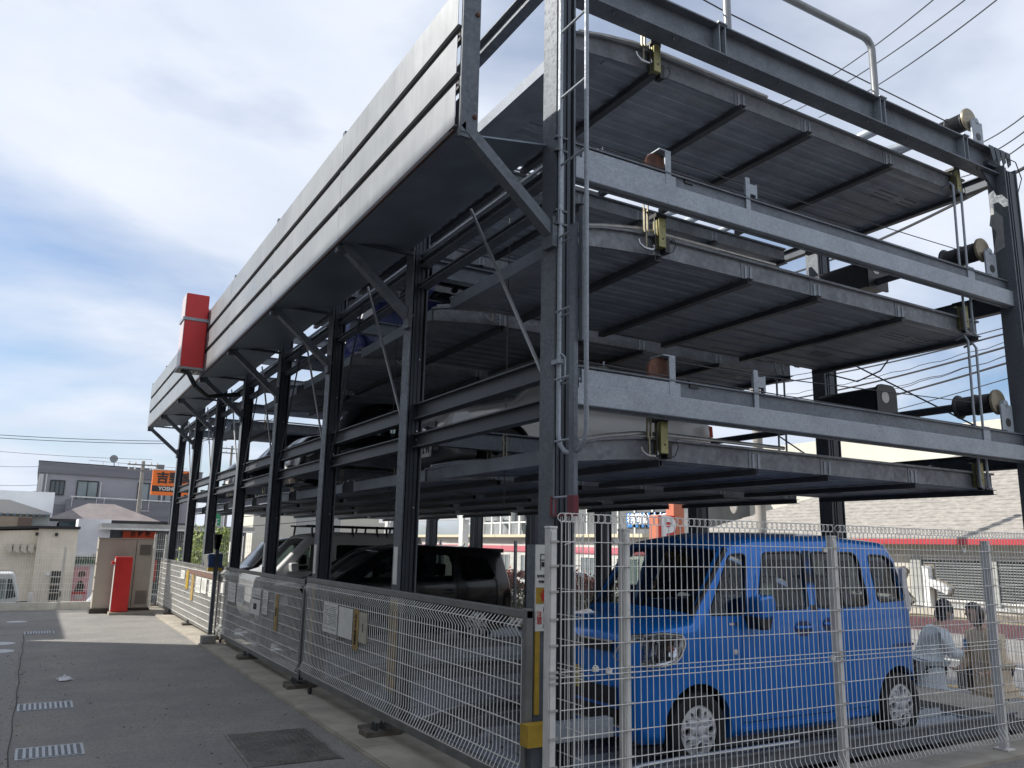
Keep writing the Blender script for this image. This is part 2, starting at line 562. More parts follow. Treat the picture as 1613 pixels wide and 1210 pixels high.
# ------------------------------------------------------------------ things in the yard surface
def grate(x0, x1, y0, y1, label):
    t = thing('drain_grate', label, 'drain grate', ((x0 + x1) / 2, (y0 + y1) / 2, 0), 0, 'steel drain grates in the asphalt')
    hx, hy = (x1 - x0) / 2, (y1 - y0) / 2
    b = MB()
    b.box(-hx, hx, -hy, -hy + .02, 0, .006); b.box(-hx, hx, hy - .02, hy, 0, .006)
    b.box(-hx, -hx + .02, -hy + .02, hy - .02, 0, .006); b.box(hx - .02, hx, -hy + .02, hy - .02, 0, .006)
    b.build('frame', mat('pale_grate_steel', (0.32, 0.335, 0.36), .4, .4, .25, 30), t)
    b = MB(); b.box(-hx + .02, hx - .02, -hy + .02, hy - .02, 0, .003)
    b.build('recess', mat('drain_recess', (0.05, 0.055, 0.06), .8), t)
    n = 9
    for k in range(n):
        x = -hx + .04 + (2 * hx - .08) * (k + .5) / n
        b = MB(); b.box(x - .011, x + .011, -hy + .022, hy - .022, .003, .009)
        b.build('grate_bar', mat('pale_grate_steel', (0.32, 0.335, 0.36), .4, .4, .25, 30), t)
    b = MB()
    for q in range(10):
        y = -hy + .035 + (2 * hy - .07) * q / 9
        b.box(-hx + .022, hx - .022, y - .004, y + .004, .003, .0065)
    b.build('cross_rods', mat('pale_grate_steel', (0.32, 0.335, 0.36)), t)['kind'] = 'stuff'
grate(0.05, 0.52, 7.40, 7.79, 'steel drain grate nearest the camera, with leaves beside it')
grate(0.03, 0.51, 9.39, 9.77, 'second steel drain grate from the camera, level with the crumpled litter')
grate(0.01, 0.46, 16.5, 16.95, 'farthest steel drain grate, at the edge of the sunlit asphalt')
def whitecover(x, y, rx, lab):
    b = MB(); b.lathe([(rx, 0), (rx, .005), (rx - .015, .008)], (x, y, 0), 'z', 24)
    tag(b.build('access_cover', mat('pale_cover', (.45, .46, .48), .5, .3, .2, 12)), lab, 'ground cover', 'small round covers')
p = W(10, 1014, z=0); whitecover(p.x - .1, p.y, .22, 'pale round cover at the left edge, the farther of the close pair')
p = W(8, 1024.5, z=0); whitecover(p.x - .1, p.y - .12, .22, 'pale round cover at the left edge, the nearer of the close pair')
p = W(26, 980, z=0); whitecover(p.x, p.y, .18, 'pale round cover far back on the asphalt near the end fence')
# checker plate
t = thing('access_hatch', 'rectangular rusty chequer plate hatch in the asphalt near the concrete kerb', 'hatch', (1.93, 7.02, 0), R(-2))
b = MB(); b.box(-.34, .34, -.58, .56, 0, .005); b.build('plate', mat('chequer_plate', (0.15, 0.14, 0.125), .55, .4, .5, 4), t)
b = MB()
for i in range(13):
    for j in range(21):
        x = -.31 + i * .0515; y = -.55 + j * .0545
        if (i + j) % 2: b.bar((x - .017, y, .006), (x + .017, y, .006), .008, .004)
        else: b.bar((x, y - .017, .006), (x, y + .017, .006), .008, .004)
b.build('raised_pattern', mat('chequer_plate_top', (0.26, 0.25, 0.225), .5, .5, .4, 6), t)['kind'] = 'stuff'
for s in (-1, 1):
    b = MB(); b.box(s * .345 - .012, s * .345 + .012, -.6, .58, 0, .007); b.build('frame_rail', mat('chequer_plate_top', (.1, .1, .1)), t)
# litter and leaves
b = MB()
cx, cy = W(101, 1071, z=0).xy
vs = []; n = 11
for i in range(n):
    for j in range(7):
        rr = (j / 6) * (1 + .2 * random.random())
        a = 2 * pi * i / n
        vs.append((cx + rr * .085 * cos(a) * random.uniform(.6, 1.25), cy + rr * .13 * sin(a) * random.uniform(.5, 1.3), .004 + .075 * random.random() * (1 - j / 7)))
fs = [(i * 7 + j, i * 7 + j + 1, ((i + 1) % n) * 7 + j + 1, ((i + 1) % n) * 7 + j) for i in range(n) for j in range(6)]
b.add(vs, fs)
tag(b.build('crumpled_paper', mat('white_paper', (.7, .7, .72), .7)), 'crumpled white paper lying on the asphalt beyond the second drain grate', 'litter')
b = MB(); b.add([(-3.5, 6.0, .003), (.0, 6.0, .003), (.02, 9.0, .003), (-.03, 12, .003), (.0, 16.3, .003), (-3.5, 16.3, .003)], [(0, 1, 2, 3, 4, 5)])
b.build('asphalt_patch', ASPH2)['kind'] = 'structure'
b = MB(); b.tube([(.012 + .007 * sin(k * 1.1) + .006 * sin(k * .37), 5.2 + k * .25, .002) for k in range(46)], .006, 4); tag(b.build('asphalt_joint', TRIM0), None, None)['kind'] = 'structure'
b = MB()
for k in range(420):
    x = random.uniform(-1.2, 2.35); y = random.uniform(5.2, 14)
    if random.random() < .35: x = random.gauss(.0, .12)
    s_ = random.uniform(.006, .022) * (1.3 if random.random() < .1 else .8); a = random.random() * 6.3
    b.cur = 0 if random.random() < .45 else 1
    b.add([(x + s_ * cos(a), y + s_ * sin(a), .002), (x + s_ * .6 * cos(a + 1.7), y + s_ * .6 * sin(a + 1.7), .009),
           (x - s_ * cos(a), y - s_ * sin(a), .003), (x + s_ * .6 * cos(a - 1.7), y + s_ * .6 * sin(a - 1.7), .004)], [(0, 1, 2), (0, 2, 3)])
tag(b.build('fallen_leaves', [mat('dry_leaf', (.33, .27, .17), .8), mat('dark_leaf', (.05, .04, .03), .8)]), 'small dry leaves scattered over the asphalt', 'leaves', None, 'stuff')

# ------------------------------------------------------------------ parking frame
COLY = [4.45, 7.0, 9.52, 12.04, 14.5, 17.05, 19.6, 22.1]
FR = thing('parking_structure', 'multi-storey steel car parking frame with grey sheet fascia along its left side', 'parking structure', (2.9, 4.45, 0))
OFF = Vector((2.9, 4.45, 0))
class FB(MB):
    """mesh builder in world coordinates whose result hangs under the frame empty"""
    def build(s, name, mats, parent=FR, **k):
        s.v = [(x - 2.9, y - 4.45, z) for x, y, z in s.v]
        return MB.build(s, name, mats, parent, **k)
class PB(MB):
    """world-coordinate builder for sub-parts of a part that sits at the frame origin"""
    def build(s, name, mats, parent, **k):
        s.v = [(x - 2.9, y - 4.45, z) for x, y, z in s.v]
        return MB.build(s, name, mats, parent, **k)
ZT = 6.02
def column(x, y, near=False, back=False, top=6.15):
    b = FB()
    w, d = (.2, .25) if back else (.176, .17)
    b.box(x, x + .014, y, y + w, 0.05, top)
    b.box(x + d - .014, x + d, y, y + w, 0.05, top)
    b.box(x + .014, x + d - .014, y + .094, y + .106, 0.05, top)
    c = b.build('column', COLM)
    c['label'] = ('rear' if back else 'front') + ' upright column of the frame'
    b = PB()
    b.box(x + .03, x + d - .035, y + .012, y + .093, .07, top - .05); b.box(x + .06, x + .08, y + .004, y + .0119, .07, top - .05); b.box(x + .10, x + .125, y + .002, y + .0119, .07, top - .05)
    b.build('shaded_guide_insert', mat('recess_shade_steel', (.035, .043, .055), .4, .3, .3, 3), c)  # guide rail filling the recess, coloured dark to stand for the shade there
    b = PB(); b.box(x - .24 if not back else x - .08, x + .3, y - .12, y + .22, 0.034, 0.062)
    b.build('base_plate', CONCD if False else mat('weathered_plate', (0.115, 0.10, 0.085), .7, .2, .4, 8), c)
    if not back:
        b = PB(); b.box(x - .30, x + .02, y - .17, y + .02, 0.034, 0.075)
        b.build('base_block', mat('weathered_block', (0.13, 0.115, 0.095), .85, 0, .4, 8), c)
        for q in range(4):
            bx, by = x - .2 + (q % 2) * .075, y - .12 + (q // 2) * .07
            b = PB(); b.lathe([(.019, 0.075), (.019, .10), (.012, .102), (.011, .135), (.004, .14)], (bx, by, 0), 'z', 6)
            b.build('anchor_bolt', mat('bolt_steel', (.09, .095, .1), .5, .5, .3, 30), c)
        if not near:
            for zz in (1.98, 2.62, 2.7, 3.4):       # bolt heads and holes that catch the light
                b = PB(); b.lathe([(.008, -.004), (.008, 0.001)], (x + .11, y, zz), 'y', 8)
                b.build('hole_rim', BRIGHT, c)
    return c
for i, y in enumerate(COLY):
    c = column(2.9, y, near=(i == 0))
    if i in (1, 2, 3, 4):
        b = PB(); b.box(2.893, 2.899, y + .05, y + .14, 1.28, 1.62)
        b.build('notice_strip', PAPER, c)
    # yellow/black reflective strips on the second column
    if i == 1 or i == 2:
        b = PB(); b.box(2.885, 2.899, y - .0, y + .06, .35, 1.15); b.build('yellow_tape', YELD, c)
        b = PB(); b.box(2.885, 2.899, y + .09, y + .15, .35, 1.15); b.build('yellow_tape', YELD, c)
for i, y in enumerate(COLY):
    column(8.9, y, back=True, top=5.95)

# near frame: three cross beams
YN = 4.5
b = FB()
b.hbeam((2.9, YN + .09, 6.005), (9.1, YN + .09, 6.005), .29, .17)
c = b.build('cross_beam', GALVD); c['label'] = 'topmost near cross beam of rolled steel'
for x in (4.62, 6.82, 8.25):
    b = PB(); b.box(x, x + .008, YN + .006, YN + .085, 5.875, 6.135); b.box(x + .07, x + .078, YN + .006, YN + .085, 5.875, 6.135)
    b.box(x - .015, x + .095, YN - .01, YN + .19, 6.152, 6.164)
    b.build('stiffener_plate', GALV, c)
for k in range(9):
    b = PB(); x = 3.5 + k * .63; b.bar((x, YN + .05, 5.83), (x, YN + .05, 5.86), .012, .012); b.build('stud', GALVD, c)
for (z0, z1, zb) in ((4.31, 4.48, 4.60), (2.62, 2.775, 2.90)):
    b = FB()
    b.box(3.11, 9.04, YN, YN + .06, z0, z1)
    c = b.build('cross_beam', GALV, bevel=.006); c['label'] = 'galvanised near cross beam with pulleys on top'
    b = PB()
    b.box(3.11, 8.9, YN + .062, YN + .072, z0 - .02, zb)
    b.box(3.11, 8.9, YN + .04, YN + .22, zb, zb + .012)
    b.build('beam_web', GALVD, c)
    b = PB(); b.box(3.2, 4.12, YN + .048, YN + .061, z1 + .002, zb - .012)
    b.build('splice_plate', GALV, c)
    for x in (3.35, 4.22):
        b = PB(); b.box(x, x + .09, YN + .05, YN + .12, zb - .03, zb + .03); b.build('clip', BLACKP, c)
    b = PB(); b.lathe([(.004, zb), (.02, zb + .012), (.02, zb + .03), (.007, zb + .032), (.007, zb + .08)], (3.43, YN + .1, 0), 'z', 8); b.build('bolt', GALV, c)
    # pulley and its post
    px = 3.98
    b = PB(); b.lathe([(.115, -.018), (.12, -.012), (.098, -.004), (.098, .004), (.12, .012), (.115, .018)], (px, YN + .13, zb + .07), 'y', 28)
    pu = b.build('pulley', RUST, c, smooth=True)
    b = PB(); b.box(px + .03, px + .09, YN + .045, YN + .058, z1, zb + .19); b.box(px - .03, px + .09, YN + .045, YN + .2, zb + .19, zb + .2)
    b.build('pulley_post', GALV, c)
    b = PB(); b.box(4.91, 4.96, YN + .046, YN + .06, z1, zb + .2); b.box(4.96, 5.03, YN + .05, YN + .12, zb + .06, zb + .15)
    b.box(5.03, 5.05, YN + .05, YN + .09, zb + .02, zb + .16)
    b.build('rope_post', GALV, c)
    b = PB(); b.tube([(px, YN + .13, zb + .185), (4.95, YN + .11, zb + .17), (8.5, YN + .25, zb + .33)], .005, 5); b.build('haul_rope', ROPE, c)
    b = PB(); b.tube([(3.1, YN + .05, zb + .045), (4.1, YN + .05, zb + .03), (6.6, YN + .05, zb + .015), (8.6, YN + .05, zb + .02)], .005, 5); b.build('limit_cable', ROPE, c)
# top rope
b = FB(); b.tube([(3.0, YN + .2, 6.62), (4.9, YN + .25, 6.55), (8.5, YN + .3, 6.52)], .007, 5); b.build('haul_rope', ROPE)

# rope drums on the right, with shafts running back along the frame
for k, zb in enumerate((2.90, 4.60, 6.17)):
    zc = zb + .34
    X = 8.60
    b = FB(); b.box(X - .02, X + .19, YN + .08, YN + .10, zb + .012, zb + .36 - .05)
    b.box(X + .02, X + .15, YN + .06, YN + .18, zb + .008, zb + .016)
    br = b.build('bearing_bracket', GALV, bevel=.008)
    b = PB(); b.lathe([(.045, -.003), (.045, .0)], (X + .09, YN + .079, zb + .12), 'y', 20); b.build('round_hole', BLACKP, br)
    b = FB(); b.lathe([(.13, 0), (.135, .01), (.13, .02), (.098, .022), (.095, .035), (.105, .04), (.095, .045), (.105, .05)] +
                      sum([[(.104, .06 + q * .012), (.097, .066 + q * .012)] for q in range(13)], []) +
                      [(.115, .225), (.115, .232), (.1, .235)] + sum([[(.104, .24 + q * .012), (.097, .246 + q * .012)] for q in range(13)], []) +
                      [(.13, .41), (.135, .42), (.13, .43)], (X + .03, YN + .13, zc), 'y', 28)
    dr = b.build('rope_drum', mat('drum_rope', (.045, .045, .05), .5, .4, .3, 40), smooth=False)
    b = PB(); b.lathe([(.02, -.012), (.132, -.008), (.136, 0), (.136, .02), (.1, .024)], (X + .03, YN + .13, zc), 'y', 28)
    b.build('drum_flange', mat('brassy_flange', (.30, .26, .19), .45, .6, .3, 14), dr, smooth=True)
    b = PB(); b.lathe([(.03, -.05), (.05, -.045), (.055, -.01), (.05, -.005)], (X + .09, YN + .13, zc - .03), 'y', 18)
    b.lathe([(.015, -.052), (.022, -.051), (.02, -.045)], (X + .09, YN + .13, zc - .03), 'y', 12)
    b.build('bearing', GALV, dr, smooth=True)
    b = FB(); b.tube([(X + .03, YN + .5, zc), (X + .03, 21.8, zc)], .045 if k < 2 else .05, 14)
    b.build('drive_shaft', DARKST if k < 2 else GALV, smooth=True)
    if k < 2:                       # chain-drive covers
        zc += .19 if k == 0 else .11
        for y in (5.95, 11.0, 16.0):
            pr = [(X - .13, zc - .19)] + arc(X - .03, zc + .09, .1, pi, pi / 2, 5) + arc(X + .11, zc + .09, .1, pi / 2, 0, 5) + [(X + .21, zc - .19)]
            b = FB(); b.prism(pr, 'y', y, y + .85)
            cv = b.build('chain_cover', mat('dark_cover', (.035, .037, .042), .45, .1, .2, 5))
            b = PB(); b.prism([(p_[0] * 1.0 + (p_[0] - X - .06) * .12, p_[1] + (.02 if p_[1] > zc else -.02)) for p_ in pr], 'y', y - .03, y - .001)
            b.build('end_plate', BLACKP, cv)
            b = PB(); b.lathe([(.07, -.035), (.07, -.031)], (X - .0, y, zc + .05), 'y', 20); b.build('cover_disc', WHITE, cv)
# big handrail pipe over the top beam
b = FB()
pts = [(4.80, YN + .08, 6.152), (4.80, YN + .08, 6.72)] + [(4.80 + .12 * (1 - cos(a)), YN + .08, 6.72 + .12 * sin(a)) for a in (R(30), R(60), R(90))] + \
      [(6.74 + .12 * sin(a), YN + .08, 6.72 + .12 * cos(a)) for a in (0, R(30), R(60), R(90))] + [(6.86, YN + .08, 6.164)]
b.tube(pts, .036, 14); b.build('handrail', mat('light_pipe', (.24, .25, .26), .4, .4, .15, 5), smooth=True)
b = FB(); b.tube([(8.35, YN + .35, 6.32), (6.9, 9, 6.32)], .05, 12); b.tube([(7.7, YN + .3, 6.36), (7.7, 20, 6.36)], .06, 12); b.build('roof_pipe', GALV, smooth=True)
# top right corner gusset
b = FB()
b.box(8.74, 9.1, YN + .03, YN + .19, 5.95, 6.0)
for q in range(4): b.prism([(8.70 + q * .11, 6.155), (8.79 + q * .11, 6.155), (8.82 + q * .10, 6.02), (8.76 + q * .10, 5.97)], 'y', YN - .02, YN - .01)
b.prism([(8.72, 6.16), (9.02, 6.20), (9.18, 6.10), (9.16, 5.92), (8.98, 5.86)], 'y', YN + .19, YN + .2)
b.prism([(8.62, 5.86), (8.9, 5.86), (8.9, 5.62)], 'y', YN + .05, YN + .06)
b.build('corner_gusset', DARKST)
b = FB(); b.tube([(9.0, YN - .02, 6.08), (9.18, YN - .04, 6.06), (9.27, YN - .04, 5.88), (9.2, YN - .02, 5.7)], .006, 5); b.build('cable', ROPE)
# paint patches on the right column
b = FB(); b.prism([(YN + .02, 5.35), (YN + .13, 5.5), (YN + .17, 5.3), (YN + .10, 5.2), (YN + .16, 4.95), (YN + .03, 5.0)], 'x', 8.896, 8.899)
b.build('paint_patch', mat('bare_zinc_patch', (.30, .31, .31), .6, .2, .2, 20))

# other cross frames
for i, y in enumerate(COLY[1:], 1):
    for z in (2.68, 4.38, 6.0):
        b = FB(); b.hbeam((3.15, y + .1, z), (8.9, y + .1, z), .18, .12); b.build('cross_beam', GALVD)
# longitudinal beams
for i in range(7):
    y0, y1 = COLY[i] + .178, COLY[i + 1]
    for z0, z1 in ((2.81, 2.96), (2.54, 2.67), (4.12, 4.17), (4.34, 4.42), (6.02, 6.17)):
        b = FB(); b.hbeam((3.02, y0, (z0 + z1) / 2), (3.02, y1, (z0 + z1) / 2), z1 - z0, .1, .008, .012)
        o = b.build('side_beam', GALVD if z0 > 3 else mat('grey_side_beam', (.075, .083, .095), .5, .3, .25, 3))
    for z0, z1 in ((2.56, 2.74), (4.30, 4.52), (5.8, 5.95)):
        b = FB(); b.hbeam((9.0, y0, (z0 + z1) / 2), (9.0, y1, (z0 + z1) / 2), z1 - z0, .1, .008, .012); b.build('side_beam', DARKST)
    # bright guide rails under the soffit
    for xq, zq in ((2.98, 4.46), (3.10, 4.26)):
        b = FB(); b.box(xq, xq + .03, y0, y1, zq, zq + .02); b.build('guide_rail', BRIGHT)
    # tie rods
    m_ = y0 + 1.2
    b = FB(); b.tube([(2.93, COLY[i] + 1.38, 4.5), (2.93, COLY[i] + .18, 2.82)], .014, 8); b.build('tie_rod', mat('tie_rod_steel', (.3, .31, .32), .4, .5))
    b = FB(); b.tube([(2.96, COLY[i + 1] - .9, 4.35), (2.96, COLY[i + 1] - .05, 2.6)], .011, 8) if i > 0 else None
    if i > 0: b.build('tie_rod', DARKST)
    b = FB(); b.tube([(3.3, COLY[i] + 1.35, 4.5), (3.3, COLY[i] + 1.35, 1.95)], .004, 5); b.build('chain_wire', ROPE)
    b = FB(); b.tube([(9.06, y0, 2.75), (9.06, y1, 4.3)], .011, 6); b.build('tie_rod', DARKST)
# soffit, fascia, brackets
YF = [4.47, 6.93, 9.5, 12.08, 14.6, 17.1, 19.6, 22.0]
rows = [(4.41, 4.72), (4.80, 5.09), (5.17, 5.47)]
FBm = []
for i in range(7):
    for (z0, z1) in rows:
        b = FB()
        y0, y1 = YF[i] + .003, YF[i + 1] - .003
        pr = [(2.1, z0), (2.1, z1), (2.125, z1), (2.125, z1 - .004), (2.104, z1 - .004), (2.104, z0 + .004), (2.125, z0 + .004), (2.125, z0)]
        b.prism(pr, 'y', y0, y1)
        b.build('fascia_panel', PANEL)
    b = FB()
    b.add([(2.105, YF[i] + .1 if i == 0 else YF[i] + .004, 4.40), (2.90, YF[i] + .1 if i == 0 else YF[i] + .004, 4.53), (2.90, YF[i + 1] - .004, 4.53), (2.105, YF[i + 1] - .004, 4.40),
           (2.105, YF[i] + .1 if i == 0 else YF[i] + .004, 4.412), (2.90, YF[i] + .1 if i == 0 else YF[i] + .004, 4.542), (2.90, YF[i + 1] - .004, 4.542), (2.105, YF[i + 1] - .004, 4.412)],
          [(0, 3, 2, 1), (4, 5, 6, 7), (0, 1, 5, 4), (1, 2, 6, 5), (2, 3, 7, 6), (3, 0, 4, 7)])
    b.build('soffit_panel', SOFF)
for k, z in enumerate((4.76, 5.13)):
    b = FB(); b.box(2.135, 2.16, 4.5, 21.95, z - .06, z + .06); b.build('backing_rail', mat('brown_backing', (.12, .105, .10), .7, .1, .3, 8))
b = FB(); b.box(2.107, 2.13, 4.5, 21.98, 4.385, 4.40); b.build('drip_edge', mat('rusty_edge', (.09, .05, .045), .7, .1, .3, 8))
for i, y in enumerate(COLY):
    ym = y + .03
    b = FB()
    b.bar((2.16, ym, 4.43), (2.90, ym, 3.80), .09, .075)
    br = b.build('soffit_brace', GALVD if i else COLM)
    b = PB(); b.box(2.86, 2.899, y - .03, y + .10, 3.70, 3.92); b.build('brace_plate', COLM, br)
    b = PB(); b.box(2.13, 2.17, ym - .045, ym + .045, 4.36, 4.62); b.build('brace_tab', COLM, br)
    b = FB(); b.box(2.126, 2.26, y - .0 if i else 4.44, y + .06 if i else 4.468, 4.33, 5.56); b.build('fascia_post', COLM)
    if i:
        b = FB(); b.box(2.2, 2.89, y - .03, y + .02, 4.47 - .03, 4.47); 
        for q in range(4): b.box(2.32 + q * .15, 2.335 + q * .15, y - .04, y - .028, 4.425, 4.44)
        b.build('soffit_joist', DARKST)
for zz in (4.49, 5.27):
    b = FB(); b.lathe([(.018, 0), (.018, -.01), (.01, -.016)], (2.235, 4.44, zz), 'y', 6); b.build('bolt', RUST)

# ladder on the first column
YL = 4.10
b = FB()
b.tube([(2.92, 4.42, 6.9), (2.92, 4.42, 2.38)] + [(2.92, 4.26 + .16 * cos(a), 2.38 - .14 * sin(a)) for a in [R(q) for q in (30, 60, 90, 120, 150)]] + [(2.92, YL, 2.38), (2.92, YL, 6.9)], .016, 10)
lad = b.build('safety_ladder', GALV, smooth=True)
for z in (4.31, 4.84, 5.37, 5.9, 6.42):
    b = PB(); b.tube([(2.92, 4.42, z), (2.92, YL, z)], .009, 8); b.build('rung', GALV, lad)
b = FB(); b.box(2.895, 2.925, 4.20, 4.26, 1.86, 3.80)
l2 = b.build('lower_ladder', GALVD)
b = PB(); b.box(2.93, 2.96, 4.16, 4.20, 2.98, 3.92); b.build('upper_bar', COLM, l2)
for z in (1.965, 2.335, 2.755, 3.23, 3.765):
    b = PB(); b.tube([(2.91, 4.45, z), (2.91, 4.23, z)], .008, 8); b.build('rung', GALV, l2)
    if z > 2.6:
        b = PB(); b.tube([(2.94, 4.45, z - .03), (2.94, 4.2, z - .03)], .008, 8); b.build('rung', GALV, l2)
b = PB(); b.box(2.89, 2.93, 4.195, 4.265, 1.84, 1.97); b.box(2.89, 2.93, 4.452, 4.47, 1.84, 1.97); b.box(2.89, 2.93, 4.265, 4.452, 1.84, 1.855)
b.build('red_bracket', MAROON, l2)
b = FB(); b.tube([(2.935, 4.435, 4.42), (2.935, 4.435, 3.78)], .022, 12); b.tube([(2.925, 4.435, 6.9), (2.925, 4.435, 4.45)], .018, 12)
pp = b.build('drain_pipe', GALV, smooth=True)
for z in (4.42, 3.86):
    b = PB(); b.box(2.875, 2.975, 4.405, 4.45, z, z + .014); b.box(2.875, 2.975, 4.405, 4.45, z + .10, z + .114); b.box(2.89, 2.90, 4.40, 4.45, z, z + .11)
    b.build('pipe_clamp', COLM, pp)
b = FB(); b.tube([(3.07, 4.43, 3.9), (3.10, 4.40, 3.7), (3.06, 4.41, 3.55), (3.05, 4.43, 3.2)], .004, 5)
b.tube([(3.08, 4.43, 2.9), (3.07, 4.40, 2.72), (2.99, 4.41, 2.62)], .004, 5); b.build('cable', ROPE)
b = FB(); b.tube([(2.93, 4.4, 2.93), (2.93, 4.36, 2.9), (2.93, 4.36, 2.76), (2.93, 4.4, 2.73), (2.93, 4.42, 2.76), (2.93, 4.42, 2.9), (2.93, 4.4, 2.93)], .007, 6); b.box(2.89, 2.93, 4.38, 4.47, 2.86, 2.89); b.build('chain_link', GALV)

# safety latches hanging from the near beams
for (x, zt) in ((4.05, 4.30), (4.03, 2.63), (4.03, 5.86), (8.36, 5.86), (8.25, 2.6), (8.25, 4.28)):
    y = 4.68
    b = FB(); b.box(x, x + .075, y, y + .08, zt - .27, zt - .02); la = b.build('safety_latch', YZ, bevel=.006)
    b = PB(); b.box(x - .02, x + .09, y + .01, y + .12, zt - .02, zt + .02); b.build('hanger', BLACKP, la, bevel=.006)
    b = PB(); b.box(x + .078, x + .13, y + .02, y + .09, zt - .30, zt - .17); b.build('solenoid', BLACKP, la, bevel=.006)
    b = PB(); b.tube([(x - .02, y + .03, zt - .02), (x - .025, y + .02, zt - .3)], .007, 6); b.build('latch_rod', BLACKP, la)
    b = PB(); b.tube([(x + .11, y + .04, zt - .2), (x + .19, y + .04, zt - .16), (x + .21, y + .04, zt - .2), (x + .18, y + .04, zt - .27), (x + .12, y + .04, zt - .3)], .004, 5); b.build('cable', BLACKP, la)
    b = PB(); b.lathe([(.008, -.003), (.008, 0)], (x + .04, y - .001, zt - .2), 'y', 8); b.build('screw', BLACKP, la)
# hoops at the right ends of the decks
for (z0, z1) in ((3.95, 5.62), (2.32, 3.88)):
    b = FB()
    for dx, dz in ((0, 0), (.14, -.06)):
        x = 8.16 + dx
        b.tube([(x + .10, 4.80, z1 + dz + .02), (x + .05, 4.68, z1 + dz + .03), (x, 4.62, z1 + dz - .04), (x - .02, 4.62, (z0 + z1) / 2), (x - .02, 4.62, z0 + .09), (x + .02, 4.64, z0 + .01), (x + .14, 4.68, z0)], .013, 8)
    b.build('rope_guard_hoop', GALV, smooth=True)
for za, zc in ((2.77, 2.93), (4.47, 4.64)):
    b = FB(); b.box(8.16, 8.28, 4.55, 4.62, za, zc); b.build('hoop_bracket', GALV)
b = FB()
b.tube([(9.0, 7.0, 4.0), (9.03, 6.6, 3.84), (8.95, 6.2, 3.9), (8.9, 5.9, 4.15)], .01, 6)
b.tube([(8.6, 5.6, 2.62), (8.6, 5.5, 2.35), (8.6, 5.9, 2.3), (8.6, 6.3, 2.6)], .012, 6)
b.tube([(8.5, 5.4, 2.6), (8.45, 5.35, 2.42), (8.4, 5.3, 2.6)], .02, 6)
b.build('loose_cables', ROPE)

# impact bar at the first column
b = FB(); b.box(2.68, 3.32, 4.36, 4.44, .47, .585); ib = b.build('impact_bar', GALV, bevel=.004)
b = PB(); b.box(2.675, 2.86, 4.355, 4.445, .465, .59); b.build('yellow_end', YEL, ib)
b = FB(); b.box(2.74, 2.79, 4.42, 4.47, .03, .47); b.build('bar_post', COLM)
b = FB(); b.box(2.80, 2.898, 4.50, 4.60, .034, 1.66); c = b.build('gate_post', GALVD)
b = PB(); b.box(2.80, 2.835, 4.485, 4.499, .62, 1.12); b.build('yellow_strip', YEL, c)
b = PB(); b.box(2.80, 2.896, 4.484, 4.498, 1.12, 1.66); st = b.build('warning_sticker', PAPER, c)
def stext(s, size, x, y, z, m, par, vert=False, rot=FY, nm='lettering', sx=1.0, bold=0.0):
    return text(s, size, (x - 2.9, y - 4.45, z), rot, m, par, nm, sx=sx, vertical=vert, bold=bold)
b = PB(); b.box(2.80, 2.896, 4.480, 4.4835, 1.29, 1.39); b.build('yellow_label', YEL, c)
b = PB()
b.prism([(2.845, 1.305), (2.87, 1.305), (2.885, 1.33), (2.893, 1.375), (2.884, 1.375), (2.876, 1.345), (2.873, 1.382), (2.866, 1.382), (2.863, 1.347), (2.855, 1.378), (2.848, 1.376), (2.85, 1.34), (2.838, 1.36), (2.832, 1.355)], 'y', 4.476, 4.4795)
b.build('hand_symbol', REDINK, c)
b = PB()
for (a0, a1, z0, z1) in ((2.83, 2.875, 1.56, 1.565), (2.83, 2.875, 1.595, 1.6), (2.83, 2.834, 1.5, 1.6), (2.871, 2.875, 1.5, 1.6), (2.84, 2.865, 1.52, 1.55)):
    b.box(a0, a1, 4.480, 4.4835, z0, z1)
b.build('car_symbol', INK, c)
stext('はさまれ', .040, 2.873, 4.482, 1.20, INK, c, True)
stext('注意', .046, 2.828, 4.482, 1.20, REDINK, c, True)
stext('駐車装置', .02, 2.848, 4.482, 1.46, INK, c)
stext('作動中', .02, 2.848, 4.482, 1.425, INK, c)

